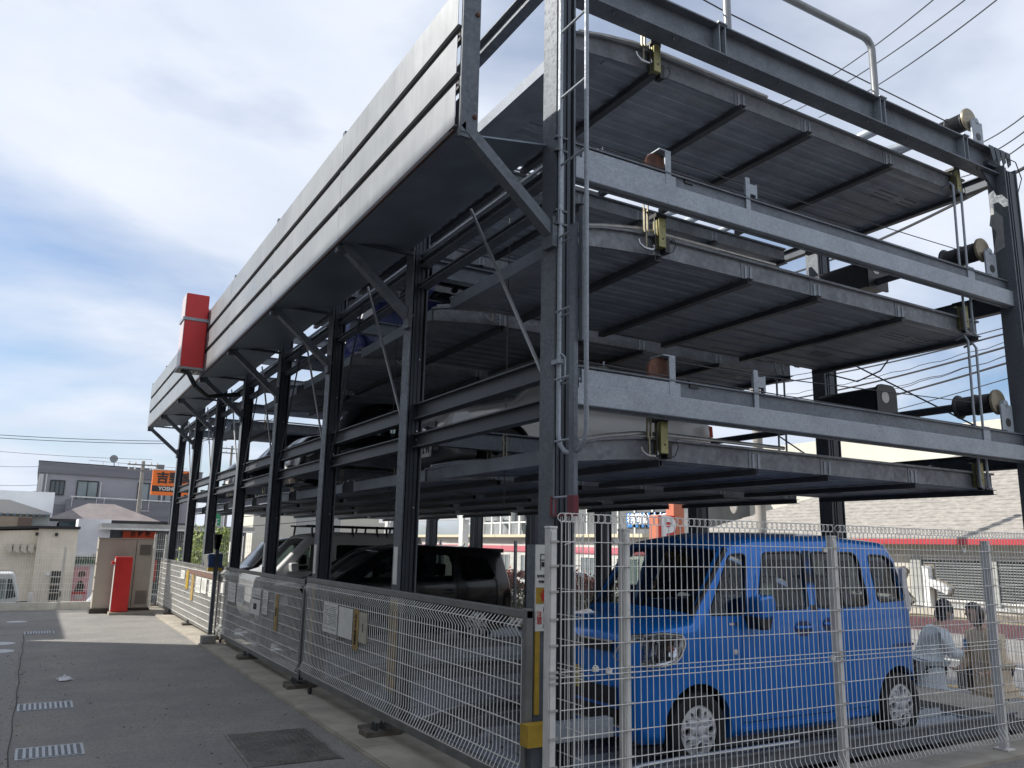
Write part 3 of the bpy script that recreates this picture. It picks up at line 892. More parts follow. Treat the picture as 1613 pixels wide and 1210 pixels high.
# ------------------------------------------------------------------ pallets (decks)
PL = 5.35
def make_pallet():
    t = thing('parking_deck', 'x', 'car deck')
    prof = [(0, -.215), (0.0, -.10), (.25, -.045), (.55, -.01), (.8, 0), (PL, 0), (PL, -.15), (.75, -.15), (.4, -.175)]
    for s, y in ((0, 0.0), (1, 2.08)):
        b = MB(); b.prism(prof, 'y', y, y + .02)
        q0, q1 = (y - .035, y + .02) if s == 0 else (y, y + .055)
        b.prism([(0.0, -.10), (.25, -.045), (.55, -.01), (.8, 0), (PL, 0), (PL, .02), (.8, .02), (.55, .01), (.25, -.025), (0, -.08)], 'y', q0, q1)
        rl = b.build('side_rail', galv('rail_galvanised', (0.21, 0.225, 0.245), (0.25, 0.265, 0.285), 30, .5, .3, .4), t)
        for x in (.82, 1.86, 2.75, 4.0):
            yy = y - .006 if s == 0 else y + .021
            b = MB(); b.box(x - .07, x - .065, yy, yy + .005, -.15, 0); b.box(x - .03, x - .005, yy, yy + .006, -.148, -.03); b.box(x + .035, x + .06, yy, yy + .006, -.148, -.03)
            b.build('weld_lug', GALV, rl)
    b = MB(); b.tube([(.05, -.02, -.06), (.3, -.02, -.005), (.6, -.02, .04), (.95, -.02, .05), (2.2, -.02, .045)], .016, 8); b.build('lip_pipe', BRIGHT, t, smooth=True)
    for x in (.82, 1.86, 2.75, 4.0, PL - .03):
        b = MB()
        w, h, q = .035, .05, .005
        z0 = -.205
        b.box(x - w, x + w, -.045, 2.145, z0, z0 + q); b.box(x - w, x + w, -.045, 2.145, z0 + h - q, z0 + h)
        b.box(x - w, x - w + q, -.045, 2.145, z0 + q, z0 + h - q)
        b.box(x + w - q, x + w, .0, 2.1, z0 + q, z0 + h - q)
        b.build('cross_member', mat('cross_member_steel', (.062, .068, .078), .5, .3, .3, 3), t)
    n = 9
    for k in range(n):
        y0 = .025 + (2.05 / n) * k; y1 = y0 + 2.05 / n - .004
        ym = (y0 + y1) / 2; w = (y1 - y0)
        cs = [(y0, -.145), (y0 + w * .30, -.145), (y0 + w * .38, -.125), (y0 + w * .62, -.125), (y0 + w * .70, -.145), (y1, -.145)]
        cs = cs + [(a, z + .006) for a, z in reversed(cs)]
        b = MB(); b.prism(cs, 'x', .35, PL)
        b.build('deck_strip', DECK, t)
    b = MB(); b.add([(0, .02, -.20), (.36, .02, -.150), (.36, 2.08, -.150), (0, 2.08, -.20), (0, .02, -.195), (.36, .02, -.145), (.36, 2.08, -.145), (0, 2.08, -.195)],
                    [(0, 3, 2, 1), (4, 5, 6, 7), (0, 1, 5, 4), (1, 2, 6, 5), (2, 3, 7, 6), (3, 0, 4, 7)])
    b.box(-.005, .02, .0, 2.1, -.21, -.10)
    b.build('entry_lip', DECK, t)
    b = MB(); b.box(PL - .06, PL - .002, .021, 2.079, -.156, -.11); b.build('end_closer', DECK, t)
    # wheel channels on top
    for y0 in (.1, 1.3):
        b = MB(); b.prism([(y0, -.135), (y0 + .03, -.06), (y0 + .06, -.135)], 'x', .4, PL - .1); b.prism([(y0 + .6, -.135), (y0 + .63, -.06), (y0 + .66, -.135)], 'x', .4, PL - .1)
        b.build('wheel_guide', GALV, t)
    # slots cut in the sheet read as dark bars
    b = MB()
    for q in range(3):
        b.bar((4.45 + q * .02, .42 + q * .07, -.147), (4.78 + q * .02, .42 + q * .07, -.147), .014, .004)
        b.bar((4.9 + q * .02, .42 + q * .07, -.147), (5.12 + q * .02, .42 + q * .07, -.147), .014, .004)
        b.bar((4.45 + q * .02, 1.42 + q * .07, -.147), (4.78 + q * .02, 1.42 + q * .07, -.147), .014, .004)
    b.build('drain_slots', BLACKP, t)['kind'] = 'stuff'
    return t
def hang(t, top):
    """rope, turnbuckle and claw at the corners of a deck"""
    for x, y in ((.68, -.06), (.68, 2.16), (5.0, 2.16)):
        b = MB(); b.tube([(x, y, .28), (x, y, top)], .006, 5); r_ = b.build('lifting_rope', ROPE, t)
        b = MB()
        b.tube([(x, y, .28), (x - .022, y, .25), (x - .02, y, .19), (x, y, .17), (x + .02, y, .19), (x + .022, y, .25), (x, y, .28)], .007, 6)
        b.box(x - .022, x - .012, y - .01, y + .01, 0.0, .2); b.box(x + .012, x + .022, y - .01, y + .01, 0.0, .2)
        b.tube([(x, y, .02), (x, y, -.14)], .009, 8)
        b.build('turnbuckle', mat('turnbuckle_steel', (.33, .3, .22), .45, .6, .3, 20), r_)
        b = MB(); b.tube([(x - .08, y, -.07), (x - .07, y, -.10), (x - .03, y, -.125), (x, y, -.13), (x + .06, y, -.13), (x + .085, y, -.11), (x + .07, y, -.09)], .011, 6)
        b.build('claw', BRIGHT, r_, smooth=True)
LEV = {3: 5.79, 2: 4.13, 1: 2.47, 0: 0.11}
pal = make_pallet()
pal.name = 'parking_deck'
hang(pal, .42)
layout = {3: [0, 1, 2, 3], 2: [0, 1, 2, 3, 5], 1: [0, 1, 2, 3, 4, 5, 6], 0: [0, 1, 2, 3, 4, 5, 6]}
BN = ['the bay nearest the camera', 'the second bay', 'the third bay', 'the fourth bay', 'the fifth bay', 'the sixth bay', 'the far end bay']
LN = {3: 'top storey', 2: 'third storey', 1: 'second storey', 0: 'ground level'}
WHAT = {(0, 0): 'under the blue van', (0, 3): 'under the black minivan', (0, 4): 'under the white van', (0, 5): 'under the black compact car', (1, 1): 'under the silver car', (2, 2): 'under the navy car'}
def bay_y(i):
    return COLY[i] + .32
import itertools
srcs = {}
allc = list(pal.children)
def copy_tree(o, parent=None, skip=()):
    c = o.copy(); C.objects.link(c); c.parent = parent
    for ch in o.children:
        if ch.name.split('.')[0] in skip: continue
        copy_tree(ch, c, skip)
    return c
first = True
DECKS = {}
for l in (3, 2, 1, 0):
    for i in layout[l]:
        if first:
            d = pal; first = False
        else:
            d = copy_tree(pal, None, ('lifting_rope',) if l == 0 else ())
        d.location = (3.26, bay_y(i), LEV[l])
        tag(d, 'steel deck, %s, %s%s' % (LN[l], BN[i], (', ' + WHAT[(l, i)]) if (l, i) in WHAT else ', no car on it'), 'car deck', 'car decks of the parking frame')
        DECKS[(l, i)] = d
for i in (0, 1, 2):     # hoops hanging at rear end of second-bay decks, part of frame
    for z0, z1 in ((2.32, 3.9), (3.95, 5.5)):
        if i == 0: continue
        b = FB()
        for dx in (0, .14):
            x = 8.2 + dx; yy = bay_y(i) - .12
            b.tube([(x + .08, yy + .1, z1), (x, yy, z1 - .04), (x - .02, yy, z0 + .06), (x + .06, yy + .04, z0)], .013, 6)
        b.build('rope_guard_hoop', GALV)

# ------------------------------------------------------------------ wire mesh panels
def mesh_panel(mb, o, u, length, zrows, zbot, ztop, pitch=.05, r=.0028, ring=False, bendtop=False, bendbot=False, out=Vector((0, -1, 0))):
    """vertical wires with folded top/bottom beads and horizontal wires"""
    o = Vector(o); u = Vector(u)
    n = int(length / pitch)
    for k in range(n + 1):
        p = o + u * (k * pitch)
        pts = []
        if bendbot:
            pts += [p + out * .0 + Vector((0, 0, zbot)), p + out * .05 + Vector((0, 0, zbot + .03)), p + Vector((0, 0, zbot + .12))]
        else:
            pts += [p + Vector((0, 0, zbot))]
        if bendtop:
            pts += [p + Vector((0, 0, ztop - .12)), p + out * .05 + Vector((0, 0, ztop - .05)), p + out * .0 + Vector((0, 0, ztop))]
        else:
            pts += [p + Vector((0, 0, ztop))]
        mb.tube(pts, r, 4, cap=False)
        if ring:
            c_ = p + Vector((0, 0, ztop + .026))
            mb.tube([c_ + (u * cos(a) * .95 + out * cos(a) * .3) * .027 + Vector((0, 0, .026 * sin(a))) for a in [2 * pi * q / 9 for q in range(9)]], r, 4, closed=True)
    for z in zrows:
        mb.tube([o + Vector((0, 0, z)) + out * .004, o + u * length + Vector((0, 0, z)) + out * .004], r * 1.15, 4, cap=False)
NF = thing('mesh_fence', 'white wire mesh fence with looped top in front of the blue van', 'fence', (2.74, 4.15, 0))
def rel(b, off): b.v = [(x - off[0], y - off[1], z - off[2]) for x, y, z in b.v]; return b
NO = (2.74, 4.15, 0)
rowsn = [1.68, 1.535, 1.385, 1.225, 1.075, .925, .895, .862, .712, .56, .405, .25]
for x0, x1 in ((2.76, 5.24), (5.30, 7.30), (7.36, 9.36)):
    b = MB(); mesh_panel(b, (x0, 4.13, 0), (1, 0, 0), x1 - x0, rowsn, .10, 1.80, ring=True, bendbot=True)
    b.tube([(x0, 4.125, 1.80), (x1, 4.125, 1.80)], .0028, 4); b.tube([(x0, 4.125, 1.852), (x1, 4.125, 1.852)], .0028, 4)
    rel(b, NO).build('wire_panel', WIRE, NF, kind='stuff')
for x in (2.71, 3.27, 5.27, 7.33, 9.35):
    b = MB(); b.box(x - .026, x + .026, 4.145, 4.205, .034, 1.755); b.box(x - .02, x + .02, 4.138, 4.145, .06, 1.74)
    p_ = rel(b, NO).build('post', WHITE, NF, bevel=.006)
    b = MB(); b.box(x - .029, x + .029, 4.142, 4.208, 1.755, 1.772); rel(b, NO).build('post_cap', WHITE, p_, bevel=.004)
    b = MB(); b.box(x - .06, x + .06, 4.11, 4.24, .031, .04); rel(b, NO).build('foot_plate', WHITE, p_)
    for z in rowsn:
        b = MB(); b.box(x - .03, x + .03, 4.128, 4.137, z - .006, z + .006); rel(b, NO).build('clip', mat('fence_clip', (.42, .41, .39), .5, .2), p_)
b = MB(); mesh_panel(b, (2.95, 4.17, 0), (0, 1, 0), .3, rowsn, .10, 1.80, ring=True, bendbot=True, out=Vector((1, 0, 0)))
b.tube([(2.95, 4.16, 1.72), (2.88, 4.2, 1.68), (2.8, 4.16, 1.66)], .003, 4)
rel(b, NO).build('return_panel', WIRE, NF, kind='stuff')
for x, z in ((3.10, .912), (3.0, .93), (5.12, 1.66), (5.14, .885), (6.9, 1.68), (3.16, 1.69)):
    b = MB(); b.box(x - .02, x + .02, 4.105, 4.125, z - .014, z + .014); b.box(x - .008, x + .008, 4.10, 4.13, z + .01, z + .022)
    rel(b, NO).build('joint_clamp', WHITE, NF, bevel=.003)

# gates
PAPERS = {}
def gate(y0, y1, x, zb, zt, label, pitch=.05, mids=(), bend=True, m=FRAMEG, r=.0036):
    t = thing('sliding_gate', label, 'gate', (x, y0, 0), 0, 'mesh sliding gates of the parking bays')
    L = y1 - y0
    b = MB(); b.box(-.025, .025, 0, L, zt - .05, zt); b.build('top_rail', m, t, bevel=.004)
    b = MB(); b.box(-.025, .025, 0, L, zb, zb + .06); b.build('bottom_rail', m, t, bevel=.004)
    for y in (0, L - .05):
        b = MB(); b.box(-.026, .026, y, y + .05, zb - .015, zt + .012); b.build('stile', m, t, bevel=.004)
    for y in mids:
        b = MB(); b.box(-.012, .012, y - .012, y + .012, zb + .06, zt - .05); b.build('mullion', m, t)
    b = MB()
    rws = [zt - .10 - .117 * k for k in range(int((zt - zb - .16) / .117) + 1)]
    mesh_panel(b, (-.02, .06, 0), (0, 1, 0), L - .12, rws, zb + .065, zt - .055, pitch, r, bendtop=bend, bendbot=bend, out=Vector((-1, 0, 0)))
    b.build('wire_panel', WIRE, t, kind='stuff')
    return t
G3 = gate(4.47, 9.30, 2.75, .17, 1.25, 'nearest mesh sliding gate, with four notice boards and rusty yellow tape', mids=(2.08,))
G2 = gate(9.38, 14.3, 2.75, .12, 1.22, 'middle mesh sliding gate, with a row of six notices, between two other gates')
G1 = gate(14.42, 21.9, 2.75, .08, 1.18, 'farthest mesh sliding gate, sunlit, beside the taupe cabinet', mids=(3.2,), bend=False, r=.0045)
def board(gt, y0, y1, z0, z1, m=PAPER, txt=None, col=INK, x=2.712, blocks=0, size=.03, nm='notice_board'):
    gy = gt.location.y
    b = MB(); b.box(x - 2.75 - .004, x - 2.75, y0 - gy, y1 - gy, z0, z1)
    o = b.build(nm, m, gt, bevel=.002)
    if txt:
        text(txt, size, (x - 2.75 - .006, (y0 + y1) / 2 - gy, (z0 + z1) / 2), FXm, col, o, 'lettering', vertical=True)
    if blocks:
        rr = random.Random(int(y0 * 100))
        b = MB()
        z = z1 - .03
        while z > z0 + .03:
            a = y1 - .03
            while a > y0 + .05:
                w = rr.uniform(.02, .07)
                if rr.random() < .75: b.box(x - 2.75 - .0065, x - 2.75 - .0045, max(y0 + .02, a - w) - gy, a - gy, z - .006, z)
                a -= w + .012
            z -= .018 if rr.random() < .8 else .04
        b.build('small_print', mat('grey_print', (.25, .25, .25), .7), o)['kind'] = 'stuff'
    return o
board(G3, 8.10, 8.56, .735, 1.03, blocks=1)
board(G3, 7.65, 8.06, .735, 1.02)
board(G3, 7.48, 7.62, .66, 1.03, YELD, 'ロックの確認', INK, size=.055, nm='yellow_board')
board(G3, 7.25, 7.46, .74, 1.01, mat('aged_board', (.46, .43, .34), .6, 0, .2, 9), '扉注意', mat('grey_print', (.25, .25, .25), .7), size=.03)
for (a, b_, z0, z1, bl) in ((13.75, 14.15, .80, .97, 0), (12.95, 13.5, .72, 1.0, 1), (12.35, 12.85, .72, 1.0, 1), (11.35, 11.9, .88, 1.0, 1), (11.35, 11.9, .66, .86, 0), (10.95, 11.22, .70, 1.0, 1)):
    o = board(G2, a, b_, z0, z1, blocks=bl)
text('開閉', .09, (2.704 - 2.75, 11.62 - 9.38, .76), FXm, INK, G2)
board(G2, 10.42, 10.56, .55, 1.0, YELD, '確認', INK, size=.06, nm='yellow_board')
for (a, b_, z0, z1) in ((17.9, 18.4, .85, 1.02), (16.0, 16.5, .68, .96), (15.4, 15.9, .70, .96), (14.65, 15.15, .68, .96)):
    board(G1, a, b_, z0, z1, blocks=1)
board(G1, 17.4, 17.7, .68, 1.04, YEL, None, nm='yellow_board')
board(G1, 16.75, 17.0, .5, 1.0, YELD, None, nm='yellow_board')
b = MB(); b.box(-.05, -.036, 0.3, 2.9, .99, 1.07); b.build('rusty_strip', mat('rusty_strip', (.16, .09, .07), .8), G1)
for gt, gl in ((G3, 4.83), (G2, 4.9)):
    b = MB(); b.lathe([(.035, -.015), (.04, -.01), (.04, .01), (.035, .015)], (0, gl - .3, .07), 'x', 16); b.lathe([(.035, -.015), (.04, -.01), (.04, .01), (.035, .015)], (0, .3, .07), 'x', 16); b.build('wheel', BLACKP, gt)
# control box on a post between the far gates
t = thing('control_box', 'operating box on a dark post above the far gate, grey with blue and yellow side', 'control box', (2.62, 14.2, 0))
b = MB(); b.box(-.03, .03, -.03, .03, 0.03, 1.74); b.build('post', DARKST, t)
b = MB(); b.prism([(-.1, 1.16), (-.14, 1.4), (.1, 1.44), (.1, 1.16)], 'y', .05, .45); b.build('housing', galv('box_steel', (.3, .3, .28), (.36, .36, .34)), t)
b = MB(); b.box(-.12, .1, -.01, .045, 1.14, 1.2); b.build('yellow_strip', YEL, t)
b = MB(); b.box(-.12, .1, .0, .045, 1.205, 1.42); b.build('blue_plate', mat('navy_plate', (.02, .05, .14), .4), t)
b = MB(); b.prism([(-.05, 1.50), (-.08, 1.74), (.06, 1.74), (.03, 1.50)], 'y', -.03, .04); b.build('reader', BLACKP, t)
b = MB(); b.box(2.45, 2.66, 13.85, 14.05, .036, .15); tag(b.build('gate_stop_block', mat('grey_block', (.3, .29, .27), .8, 0, .2, 8), bevel=.008), 'small grey steel stop block on the concrete kerb between the gates', 'block')

# red banner box on the fascia
t = thing('red_sign_box', 'tall red box sign fixed to the outside of the grey fascia', 'sign box', (1.90, 14.2, 4.47))
b = MB(); b.box(-.17, .19, -.2, .22, .0, 1.27); b.build('casing', REDP, t, bevel=.01)
b = MB(); b.box(-.18, -.171, -.19, .21, .01, 1.26); b.build('side_face', mat('sunlit_pale_side', (.6, .5, .5), .4), t)  # left side of the red box made pale, its light put into the colour
b = MB(); b.box(-.20, .20, -.212, .23, .80, .85); b.build('strap', GALV, t)
b = MB(); b.box(-.2, .19, -.22, .24, -.04, -.002); b.build('base_tray', mat('tray', (.3, .3, .3), .6), t)
b = MB()
for q in range(3): b.box(-.1 + q * .09, -.05 + q * .09, -.15, .15, -.06, -.041)
b.build('ballast', WHITE, t)
b = MB(); b.tube([(-.12, -.1, -.05), (-.02, -.15, -.1), (.1, -.15, -.3), (.35, .1, -.42), (.9, .2, -.3)], .04, 8); b.build('cable_duct', BLACKP, t, smooth=True)
b = MB(); b.box(.191, .22, -.1, -.02, .97, 1.07); b.build('latch', REDP, t)
# ------------------------------------------------------------------ cars
def fillet(pts, seg=5):
    """closed polyline (x, z, radius) -> dense rounded outline"""
    out = []
    n = len(pts)
    for i in range(n):
        p = Vector(pts[i][:2]); a = Vector(pts[i - 1][:2]); c = Vector(pts[(i + 1) % n][:2])
        r = pts[i][2]
        da, dc = (a - p), (c - p)
        la, lc = da.length, dc.length
        da.normalize(); dc.normalize()
        ang = math.acos(max(-1, min(1, da.dot(dc))))
        tlen = min(r / math.tan(ang / 2) if ang < pi - .01 else 0, la * .48, lc * .48)
        if tlen < 1e-3:
            out.append(p); continue
        s, e = p + da * tlen, p + dc * tlen
        for k in range(seg + 1):
            t = k / seg
            out.append(s * (1 - t) ** 2 + p * 2 * t * (1 - t) + e * t * t)
    # subdivide long runs
    res = []
    for i, p in enumerate(out):
        q = out[(i + 1) % len(out)]
        d = (q - p).length
        res.append(p)
        k = int(d / .16)
        for j in range(1, k + 1):
            res.append(p.lerp(q, j / (k + 1)))
    return res
def car_shell(P, hw, inset=0.0, r=.07, crown=.03, belt=1.0, tum=.12, nose=.10, tail=.06, step=(.14, .10), L=3.4, H=1.7, smooth_rows=True):
    n = len(P)
    area = sum(P[i].x * P[(i + 1) % n].y - P[(i + 1) % n].x * P[i].y for i in range(n))
    sg = 1 if area > 0 else -1
    nrm = []
    for i in range(n):
        d = (P[(i + 1) % n] - P[i - 1]).normalized()
        nrm.append(Vector((d.y, -d.x)) * sg)          # outward
    P = [p - q * inset for p, q in zip(P, nrm)]
    hw = hw - inset
    def f(x, z, y):
        t = tum * max(0, (z - belt)) / (H - belt)
        t += nose * max(0, (.55 - x) / .55) ** 2.2 + tail * max(0, (x - (L - .4)) / .4) ** 2
        t += .03 * max(0, (.5 - z) / .5) ** 2
        t -= .012 * math.exp(-((z - (belt - .18)) / .12) ** 2)
        return y * (1 - t / hw)
    bm = bmesh.new()
    rings = []
    CN = 4
    for j in range(CN):
        y = (hw - r) * j / CN
        k = crown * (1 - (j / CN) ** 2)
        rings.append([(p + q * (k if q.y > -.5 else 0), y) for p, q in zip(P, nrm)])
    RN = 4
    for j in range(RN + 1):
        a = (pi / 2) * j / RN
        d = r * (1 - cos(a)); y = hw - r + r * sin(a)
        rings.append([(p - q * d, y) for p, q in zip(P, nrm)])
    V = [[bm.verts.new((p.x, y, p.y)) for p, y in rg] for rg in rings]
    for a in range(len(V) - 1):
        for i in range(n):
            j = (i + 1) % n
            bm.faces.new((V[a][i], V[a][j], V[a + 1][j], V[a + 1][i]))
    side = bm.faces.new(V[-1])
    bm.normal_update()
    # grid the side
    fs = [side]
    sx, sz = step
    x = sx
    xs = [k * sx for k in range(1, int(L / sx) + 1)]
    zs = [k * sz for k in range(1, int((H + .2) / sz) + 1)]
    for co, no in [((x, 0, 0), (1, 0, 0)) for x in xs] + [((0, 0, z), (0, 0, 1)) for z in zs]:
        ed = set(); vv = set()
        for q in fs:
            ed.update(q.edges); vv.update(q.verts)
        res = bmesh.ops.bisect_plane(bm, geom=list(vv) + list(ed) + fs, plane_co=co, plane_no=no, dist=1e-4)
        fs = [q for q in bm.faces if all(abs(v.co.y - hw) < 1e-5 for v in q.verts)]
    for v in bm.verts:
        v.co.y = f(v.co.x, v.co.z, v.co.y)
    geo = bmesh.ops.duplicate(bm, geom=bm.faces[:] + bm.verts[:] + bm.edges[:])
    nv = [g for g in geo['geom'] if isinstance(g, bmesh.types.BMVert)]
    for v in nv:
        v.co.y = -v.co.y
    nf = [g for g in geo['geom'] if isinstance(g, bmesh.types.BMFace)]
    bmesh.ops.reverse_faces(bm, faces=nf)
    bmesh.ops.remove_doubles(bm, verts=bm.verts, dist=1e-4)
    bmesh.ops.recalc_face_normals(bm, faces=bm.faces)
    return bm
def bm_obj(bm, name='tmp'):
    me = bpy.data.meshes.new(name); bm.to_mesh(me)
    o = bpy.data.objects.new(name, me); C.objects.link(o)
    return o
def boolean(o, cutters):
    """one cut after another; a cut that would ruin the shell is nudged, tried again and else left out"""
    for c in cutters:
        n0 = len(o.data.polygons)
        for tr in range(3):
            if tr:
                for v in c.data.vertices:
                    v.co = Vector((v.co.x + .0021 * tr, v.co.y * (1 + .0017 * tr), v.co.z + .0013 * tr))
            md = o.modifiers.new('b', 'BOOLEAN'); md.object = c; md.operation = 'DIFFERENCE'; md.solver = 'EXACT'
            bpy.context.view_layer.update()
            me = bpy.data.meshes.new_from_object(o.evaluated_get(bpy.context.evaluated_depsgraph_get()))
            o.modifiers.clear()
            if len(me.polygons) > n0 * .55:
                old = o.data; o.data = me; bpy.data.meshes.remove(old)
                break
            bpy.data.meshes.remove(me)
        m_ = c.data; bpy.data.objects.remove(c); bpy.data.meshes.remove(m_)
    return o
def inpoly(x, z, poly, grow=0):
    c = False; n = len(poly)
    for i in range(n):
        x1, z1 = poly[i]; x2, z2 = poly[(i + 1) % n]
        if (z1 > z) != (z2 > z) and x < (x2 - x1) * (z - z1) / (z2 - z1) + x1:
            c = not c
    return c
def grow(poly, d):
    cx = sum(p[0] for p in poly) / len(poly); cz = sum(p[1] for p in poly) / len(poly)
    out = []
    for x, z in poly:
        v = Vector((x - cx, z - cz)); l = v.length
        v = v * ((l + d * 1.4) / l); out.append((cx + v.x, cz + v.y))
    return out
def roundpoly(poly, r):
    return [tuple(p) for p in fillet_simple(poly, r)]
def fillet_simple(pts, r, seg=4):
    out = []; n = len(pts)
    for i in range(n):
        p = Vector(pts[i]); a = Vector(pts[i - 1]); c = Vector(pts[(i + 1) % n])
        da, dc = a - p, c - p
        t = min(r, da.length * .4, dc.length * .4)
        s, e = p + da.normalized() * t, p + dc.normalized() * t
        for k in range(seg + 1):
            q = k / seg
            out.append(s * (1 - q) ** 2 + p * 2 * q * (1 - q) + e * q * q)
    return out
CARGLASS = glassm('car_glass', (.74, .80, .77))
CARDARK = glassm('privacy_glass', (.20, .22, .22))
CHROME = mat('chrome', (.7, .7, .72), .12, 1.0)
HUBC = mat('hubcap_silver', (.62, .63, .65), .35, .25)
SEAT = mat('seat_fabric', (.05, .05, .052), .9)
TRIM = mat('black_trim', (.015, .015, .017), .5)
def wheel(t, x, z, r, hw, side, style='cap'):
    w = thing_part('wheel', t, (x, side * (hw - .085), z))
    s = side
    b = MB()
    prof = [(r * .66, -.08), (r * .93, -.085), (r * .985, -.075), (r, -.05), (r, .05), (r * .985, .068), (r * .93, .078), (r * .80, .082), (r * .665, .072)]
    b.lathe([(a, c * s) for a, c in prof], (0, 0, 0), 'y', 40, cap=False)
    b.build('tyre', RUBBER, w, smooth=True)
    b = MB(); b.lathe([(r * .655, .02 * s), (r * .655, .045 * s), (r * .2, .04 * s)], (0, 0, 0), 'y', 30); b.build('wheel_recess', TRIM, w)
    # disc with holes
    R_ = r * .67
    if style == 'cap':
        holes = []
        for k in range(4):
            a = pi / 2 * k
            holes.append((R_ * .66 * cos(a), R_ * .66 * sin(a), R_ * .20, R_ * .12, a))
            for da in (R(30), R(60)):
                holes.append((R_ * .72 * cos(a + da), R_ * .72 * sin(a + da), R_ * .11, R_ * .075, a + da))
    else:
        holes = []
        ns = 5 if style == 'five' else 8
        for k in range(ns):
            a = 2 * pi * (k + .5) / ns
            holes.append((R_ * .62 * cos(a), R_ * .62 * sin(a), R_ * .26, R_ * (.95 / ns), a))
    outer = [Vector((R_ * cos(2 * pi * k / 40), R_ * sin(2 * pi * k / 40), 0)) for k in range(40)]
    loops = [outer]
    for hx, hy, ra, rb, a in holes:
        lp = []
        for k in range(12):
            q = 2 * pi * k / 12
            u_, v_ = ra * cos(q), rb * sin(q)
            lp.append(Vector((hx + u_ * cos(a) - v_ * sin(a), hy + u_ * sin(a) + v_ * cos(a), 0)))
        loops.append(lp)
    tri = geometry.tessellate_polygon(loops)
    flat = [v for l in loops for v in l]
    def yy(v): 
        rr = math.hypot(v.x, v.y) / R_
        return (.062 + .018 * (1 - rr ** 2)) * s
    b = MB()
    b.add([(v.x, yy(v), v.y) for v in flat], [tuple(f) for f in tri])
    base = 0
    for li, l in enumerate(loops):
        m_ = len(l)
        vs = [(v.x, yy(v), v.y) for v in l] + [(v.x, yy(v) - .03 * s, v.y) for v in l]
        b.add(vs, [(i, (i + 1) % m_, m_ + (i + 1) % m_, m_ + i) for i in range(m_)])
    hc = b.build('hubcap' if style == 'cap' else 'rim', HUBC, w)
    b = MB(); b.lathe([(r * .13, .07 * s), (r * .13, .092 * s), (r * .10, .096 * s)], (0, 0, 0), 'y', 20)
    if style == 'cap':
        for hx, hy, ra, rb, a in holes[::3]:
            pts = []
            for k in range(14):
                q = 2 * pi * k / 14
                u_, v_ = ra * 1.25 * cos(q), rb * 1.5 * sin(q)
                x_, z_ = hx + u_ * cos(a) - v_ * sin(a), hy + u_ * sin(a) + v_ * cos(a)
                pts.append((x_, yy(Vector((x_, z_, 0))) + .002 * s, z_))
            b.tube(pts, .007, 6, closed=True)
    b.build('hub', HUBC, w, smooth=True)
    return w
def thing_part(name, parent, loc):
    """a part that itself carries sub-parts: a small axle mesh at its centre"""
    b = MB(); b.lathe([(.03, -.03), (.03, .03)], (0, 0, 0), 'y', 10)
    o = b.build(name, TRIM, parent)
    o.location = loc
    return o
